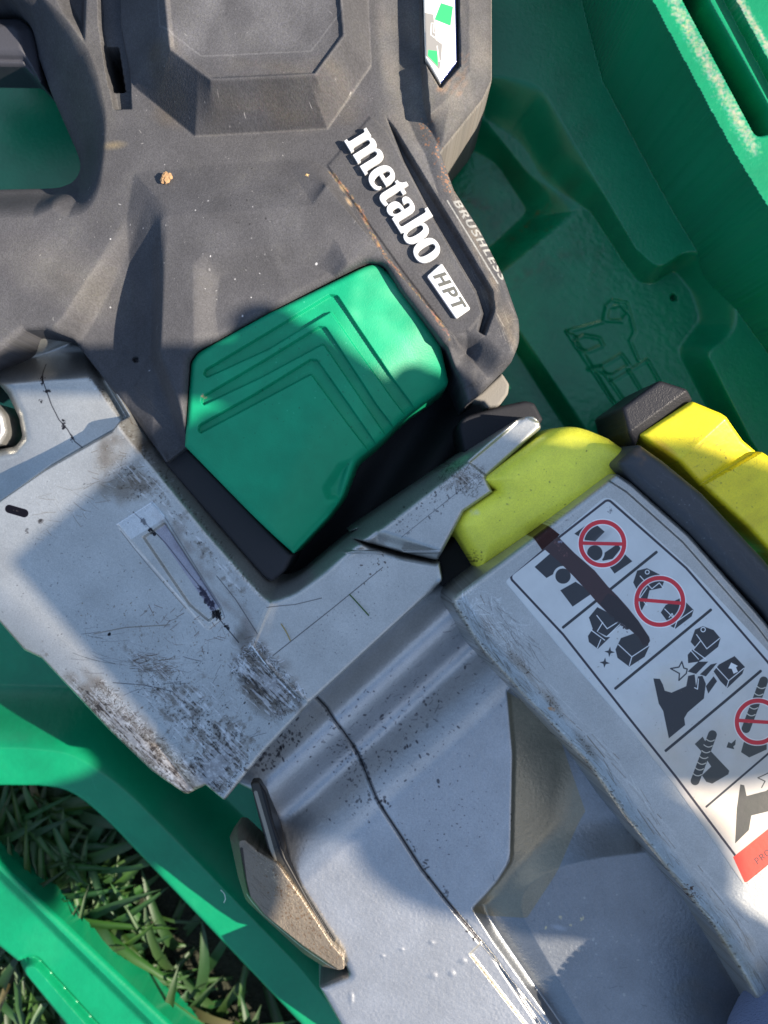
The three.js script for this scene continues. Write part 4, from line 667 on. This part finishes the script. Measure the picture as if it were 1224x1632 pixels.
// ---------------------------------------------------------------- the photographer: knee in the corner, unseen arms and telephone shaped for the shadows they cast
const person = thing('person', 'person in blue denim jeans with double stitched seam kneeling at the lower right corner, unseen arms and hands shaped for their shadow', 'person');
function field(size, centre, half, sdf, mat, name, parent) {                  // one continuous surface from a distance field (mm)
  const mc = new MarchingCubes(size, mat, false, false, 200000), hs = size / 2;
  for (let k = 0; k < size; k++) for (let j = 0; j < size; j++) for (let i = 0; i < size; i++) mc.field[i + j * size + k * size * size] = -sdf((i - hs) / hs * half + centre[0], (j - hs) / hs * half + centre[1], (k - hs) / hs * half + centre[2]);
  mc.isolation = 0; mc.update();
  const n = mc.count, p = new Float32Array(n * 3), q = new Float32Array(n * 3);
  for (let i = 0; i < n * 3; i++) { p[i] = (mc.positionArray[i] * half + centre[i % 3]) / 1000; q[i] = mc.normalArray[i]; }
  const g = new THREE.BufferGeometry(); g.setAttribute('position', new THREE.BufferAttribute(p, 3)); g.setAttribute('normal', new THREE.BufferAttribute(q, 3));
  const uv = new Float32Array(n * 2); for (let i = 0; i < n; i++) { uv[i * 2] = p[i * 3] * 20; uv[i * 2 + 1] = (p[i * 3 + 2] + p[i * 3 + 1]) * 20; } g.setAttribute('uv', new THREE.BufferAttribute(uv, 2));
  return mesh(name, g, mat, parent);
}
const smin = (a, b, k) => { const h = clamp(.5 + .5 * (b - a) / k); return b + (a - b) * h - k * h * (1 - h); };
const cone = (a, b, ra, rb) => { const d = [b[0] - a[0], b[1] - a[1], b[2] - a[2]], l = d[0] * d[0] + d[1] * d[1] + d[2] * d[2]; return (x, y, z) => { const t = clamp(((x - a[0]) * d[0] + (y - a[1]) * d[1] + (z - a[2]) * d[2]) / l); return Math.hypot(x - a[0] - d[0] * t, y - a[1] - d[1] * t, z - a[2] - d[2] * t) - (ra + (rb - ra) * t); }; };
{
  const sh = (px, py, y) => { const [x, z] = at(px, py, 80), k = (y - 80) / Math.tan(SUN_EL); return [x + k * Math.cos(SUN_AZ), y, z - k * Math.sin(SUN_AZ)]; };
  const skin = new THREE.MeshPhysicalMaterial({ color: 0xb98066, roughness: .55 }), cloth = new THREE.MeshStandardMaterial({ color: 0x2b3442, roughness: .95, bumpMap: FINE, bumpScale: .0004 });
  // telephone, out of view, laid out from the corners of its shadow
  const A = sh(16, 888, 400), B = sh(460, 1404, 400), D = sh(296, 671, 400), len = Math.hypot(B[0] - A[0], B[2] - A[2]), wid = Math.hypot(D[0] - A[0], D[2] - A[2]);
  const tel = thing('smartphone', 'black smartphone held in the hand of the kneeling person, unseen and placed for its shadow', 'smartphone');
  tel.position.set((B[0] + D[0]) / 2000, .4, (B[2] + D[2]) / 2000); tel.rotation.y = -Math.atan2(B[2] - A[2], B[0] - A[0]);
  mesh('body', new RoundedBoxGeometry(len / 1000, .008, wid / 1000, 4, .0039), new THREE.MeshPhysicalMaterial({ color: 0x1b1d22, roughness: .35 }), tel);
  const scr = mesh('screen', new RoundedBoxGeometry((len - 6) / 1000, .0012, (wid - 6) / 1000, 3, .0006), new THREE.MeshPhysicalMaterial({ color: 0x08090b, roughness: .08 }), tel); scr.position.y = .0042;
  // unseen hand: palm, four bent fingers, thumb, plus bones added to fill its shadow
  const S = (x, y, h) => sh(x, y, h), bones = [
    [S(820, 830, 402), S(700, 800, 404), 24, 22], [S(820, 830, 402), S(690, 930, 398), 24, 20], [S(700, 800, 404), S(690, 930, 398), 20, 18], [S(820, 830, 402), S(950, 900, 400), 24, 25], [S(700, 800, 404), S(520, 740, 402), 21, 16], [S(690, 930, 398), S(540, 880, 398), 20, 15], [S(760, 960, 398), S(770, 1210, 400), 26, 22],
    [S(690, 760, 408), S(560, 632, 418), 10, 9], [S(560, 632, 418), S(450, 562, 416), 9, 8.4], [S(450, 562, 416), S(392, 520, 410), 8.4, 7.6],
    [S(660, 800, 402), S(540, 760, 388), 10, 9.2], [S(540, 760, 388), S(470, 770, 384), 9.2, 8.2], [S(470, 770, 384), S(430, 790, 386), 8.2, 7.4],
    [S(660, 860, 398), S(560, 870, 385), 9.8, 9], [S(560, 870, 385), S(500, 890, 382), 9, 8], [S(500, 890, 382), S(462, 910, 385), 8, 7.2],
    [S(670, 930, 394), S(600, 980, 385), 9, 8], [S(600, 980, 385), S(556, 1010, 383), 8, 7.2], [S(556, 1010, 383), S(530, 1030, 386), 7.2, 6.4],
    [S(780, 790, 410), S(735, 700, 425), 13, 11], [S(735, 700, 425), S(710, 640, 430), 11, 9.6], [S(710, 640, 430), S(668, 620, 424), 9.6, 8.4]].map(([a, b, r, q]) => [cone(a, b, r, q), r]);
  const left = [[S(690, 1270, 404), S(840, 1370, 402), 17, 22], [S(690, 1270, 404), S(880, 1330, 402), 16, 20], [S(820, 1340, 402), S(850, 1350, 420), 20, 21], [S(845, 1350, 404), S(950, 1440, 404), 20, 17], [S(950, 1440, 404), S(1062, 1482, 404), 17, 14],  // second unseen hand, lumps added where shade was wanted
    [S(700, 1240, 410), S(640, 1200, 413), 11, 10], [S(640, 1200, 413), S(590, 1180, 412), 10, 8.5],
    [S(690, 1290, 398), S(620, 1300, 388), 10, 9], [S(620, 1300, 388), S(560, 1280, 385), 9, 7.6], [S(700, 1270, 396), S(620, 1250, 384), 10, 9], [S(620, 1250, 384), S(560, 1230, 382), 9, 7.6],
    [S(720, 1240, 396), S(640, 1205, 384), 9.6, 8.6], [S(640, 1205, 384), S(590, 1180, 382), 8.6, 7.2], [S(760, 1330, 398), S(620, 1315, 390), 10, 9], [S(620, 1315, 390), S(430, 1345, 390), 9, 10], [S(430, 1345, 390), S(350, 1430, 394), 11, 18], [S(352, 1430, 394), S(330, 1490, 394), 20, 19]].map(([a, b, r, q]) => [cone(a, b, r, q), r]);
  field(120, S(720, 1380, 404), 120, (x, y, z) => { let d = 1e9; left.forEach(([f, r], i) => { d = i < 5 ? smin(d, f(x, y, z), 10) : smin(d, f(x, y, z), 4); }); return d; }, skin, 'hand', person);
  const g1 = S(845, 1350, 422), g2 = [g1[0] + 260 * sunDir.x, 422 + 260 * sunDir.y, g1[2] + 260 * sunDir.z], armL = cone(g1, g2, 23, 32);  // unseen forearm, aimed along the sun to keep its shadow small
  field(60, [g1[0] + 100, 510, g1[2] + 5], 190, (x, y, z) => armL(x, y, z) + 3 * (fbm(x * .03, y * .03 + z * .02) - .5), cloth, 'shadow_sleeve', person);
  bones.push(...[[S(640, 740, 410), S(480, 665, 418), 10.5, 10], [S(480, 665, 418), S(330, 592, 418), 10, 9.4], [S(330, 592, 418), S(60, 590, 412), 9.4, 8], [S(560, 850, 396), S(440, 850, 396), 12, 11], [S(500, 810, 396), S(350, 700, 396), 13, 11]].map(([a, b, r, q]) => [cone(a, b, r, q), r]));  // extra fingers added to close gaps in the shadow
  const c0 = S(560, 790, 404);
  field(120, c0, 132, (x, y, z) => { let d = 1e9; bones.forEach(([f, r], i) => { d = i < 7 ? smin(d, f(x, y, z), 10) : smin(d, f(x, y, z), 4); }); return d; }, skin, 'hand', person);
  const e1 = S(1000, 960, 402), e2 = [e1[0] + 460 * sunDir.x, 402 + 460 * sunDir.y, e1[2] + 460 * sunDir.z];  // unseen forearm, placed and sized for the shade it throws on the label
  const arm = cone(e1, e2, 45, 56);
  field(80, [e1[0] + 175, 560, e1[2]], 260, (x, y, z) => arm(x, y, z) + 3 * (fbm(x * .03, y * .03 + z * .02) - .5), cloth, 'shadow_sleeve', person);
  // knee and thigh
  const kc = [153, 185], knee = cone([kc[0], 92, kc[1]], [kc[0] + 330, 150, kc[1] + 150], 42, 74);
  const denim = new THREE.MeshStandardMaterial({ color: 0x66728f, roughness: .9, bumpMap: FINE, bumpScale: .0005 });
  field(80, [kc[0] + 160, 100, kc[1] + 75], 270, (x, y, z) => knee(x, y, z) + 1.2 * (fbm(x * .05, z * .05) - .5), denim, 'trouser_leg', person);
  const st = []; for (const off of [-.36, -.30]) for (let i = 0; i < 26; i++) { const a = -.9 + i * .09; const p = t => { const v = new THREE.Vector3(-Math.cos(off + .55) * .72 - .1, Math.sin(.62), 0); const el = .62 - (off + .33) * 4; return new THREE.Vector3(kc[0] + 42.2 * Math.cos(el) * Math.cos(t), 92 + 42.2 * Math.sin(el), kc[1] + 42.2 * Math.cos(el) * Math.sin(t)); }; const u = -2.35 + a; st.push(new THREE.TubeGeometry(new THREE.CatmullRomCurve3([p(u), p(u + .03), p(u + .058)]), 3, .75, 5)); }
  const sg = mergeGeometries(st); sg.scale(.001, .001, .001); mesh('stitching', sg, new THREE.MeshStandardMaterial({ color: 0x28344f, roughness: .9 }), person);
}

// ---------------------------------------------------------------- loose bits lying on the tool
function crumb(name, label, category, x, y, h, r, col, n = 9) {
  const gs = []; for (let i = 0; i < n; i++) { const g = new THREE.IcosahedronGeometry(r * rr(.25, .6), 1); const p = g.attributes.position; for (let j = 0; j < p.count; j++) { const f = .75 + .5 * hash(Math.round(p.getX(j) * 90 + i * 7), Math.round(p.getY(j) * 70 + p.getZ(j) * 50)); p.setXYZ(j, p.getX(j) * f, p.getY(j) * f * .7, p.getZ(j) * f); } g.translate(rr(-1, 1) * r * .6, r * rr(.1, .35), rr(-1, 1) * r * .75); gs.push(g); }
  const g = mergeGeometries(gs); g.computeVertexNormals(); g.scale(.001, .001, .001); const [wx, wz] = at(x, y, h); g.translate(0, 0, 0);
  const o = mesh(name, g, new THREE.MeshStandardMaterial({ color: col, roughness: .95 })); o.position.set(wx / 1000, h / 1000, wz / 1000); return tag(o, label, category);
}
crumb('dirt_crumb', 'larger tan clump of dried dirt on the black housing below the octagon', 'dirt', 265, 283, 85.4, 1.9, 0x9a7a58, 12);
crumb('dirt_crumb', 'small yellowish dirt crumb on the black housing left of the raised lettering', 'dirt', 490, 281, 86.6, .9, 0xc0a070, 6);
crumb('dirt_crumb', 'tiny pale dirt crumb on the housing slope right below the yellowish one', 'dirt', 472, 359, 88, .6, 0xb89a60, 5);
function clipping(label, pts, h, w, col, lift = .6) {
  const v = pts.map(([x, y], i) => { const [a, b] = at(x, y, h); return new THREE.Vector3(a, h + lift * Math.sin(Math.PI * i / (pts.length - 1)) + .25, b); });
  const g = new THREE.TubeGeometry(new THREE.CatmullRomCurve3(v), 16, w / 2, 6); const p = g.attributes.position; for (let i = 0; i < p.count; i++) { }
  g.scale(.001, .001, .001); return tag(mesh('grass_clipping', g, new THREE.MeshStandardMaterial({ color: col, roughness: .7 })), label, 'grass clipping');
}
clipping('thin green grass clipping lying on the grey jaw plate below the gap', [[557, 947], [572, 963], [588, 981]], 78.5, .5, 0x3f5a2a);
clipping('thin straw coloured clipping on the jaw plate beside the worn fold', [[448, 994], [456, 1006], [463, 1021]], 79.5, .45, 0x9a8a5a);
clipping('short stub of green stem lying near the lower tip of the jaw plate', [[309, 1190], [315, 1198], [321, 1207]], 77.6, 1.9, 0x4d6a2c, .2);
clipping('white curled fibre caught on the green case rim beside the steel pad', [[352, 1418], [358, 1422], [360, 1430], [357, 1438]], 62, .35, 0xb8cfc0, 1.2);

renderScene();
function renderScene() {
  const renderer = new THREE.WebGLRenderer({ antialias: true });
  renderer.setSize(W, HH); renderer.toneMapping = THREE.LinearToneMapping; renderer.toneMappingExposure = EXPOSURE; renderer.shadowMap.enabled = true;
  renderer.render(scene, camera);
}
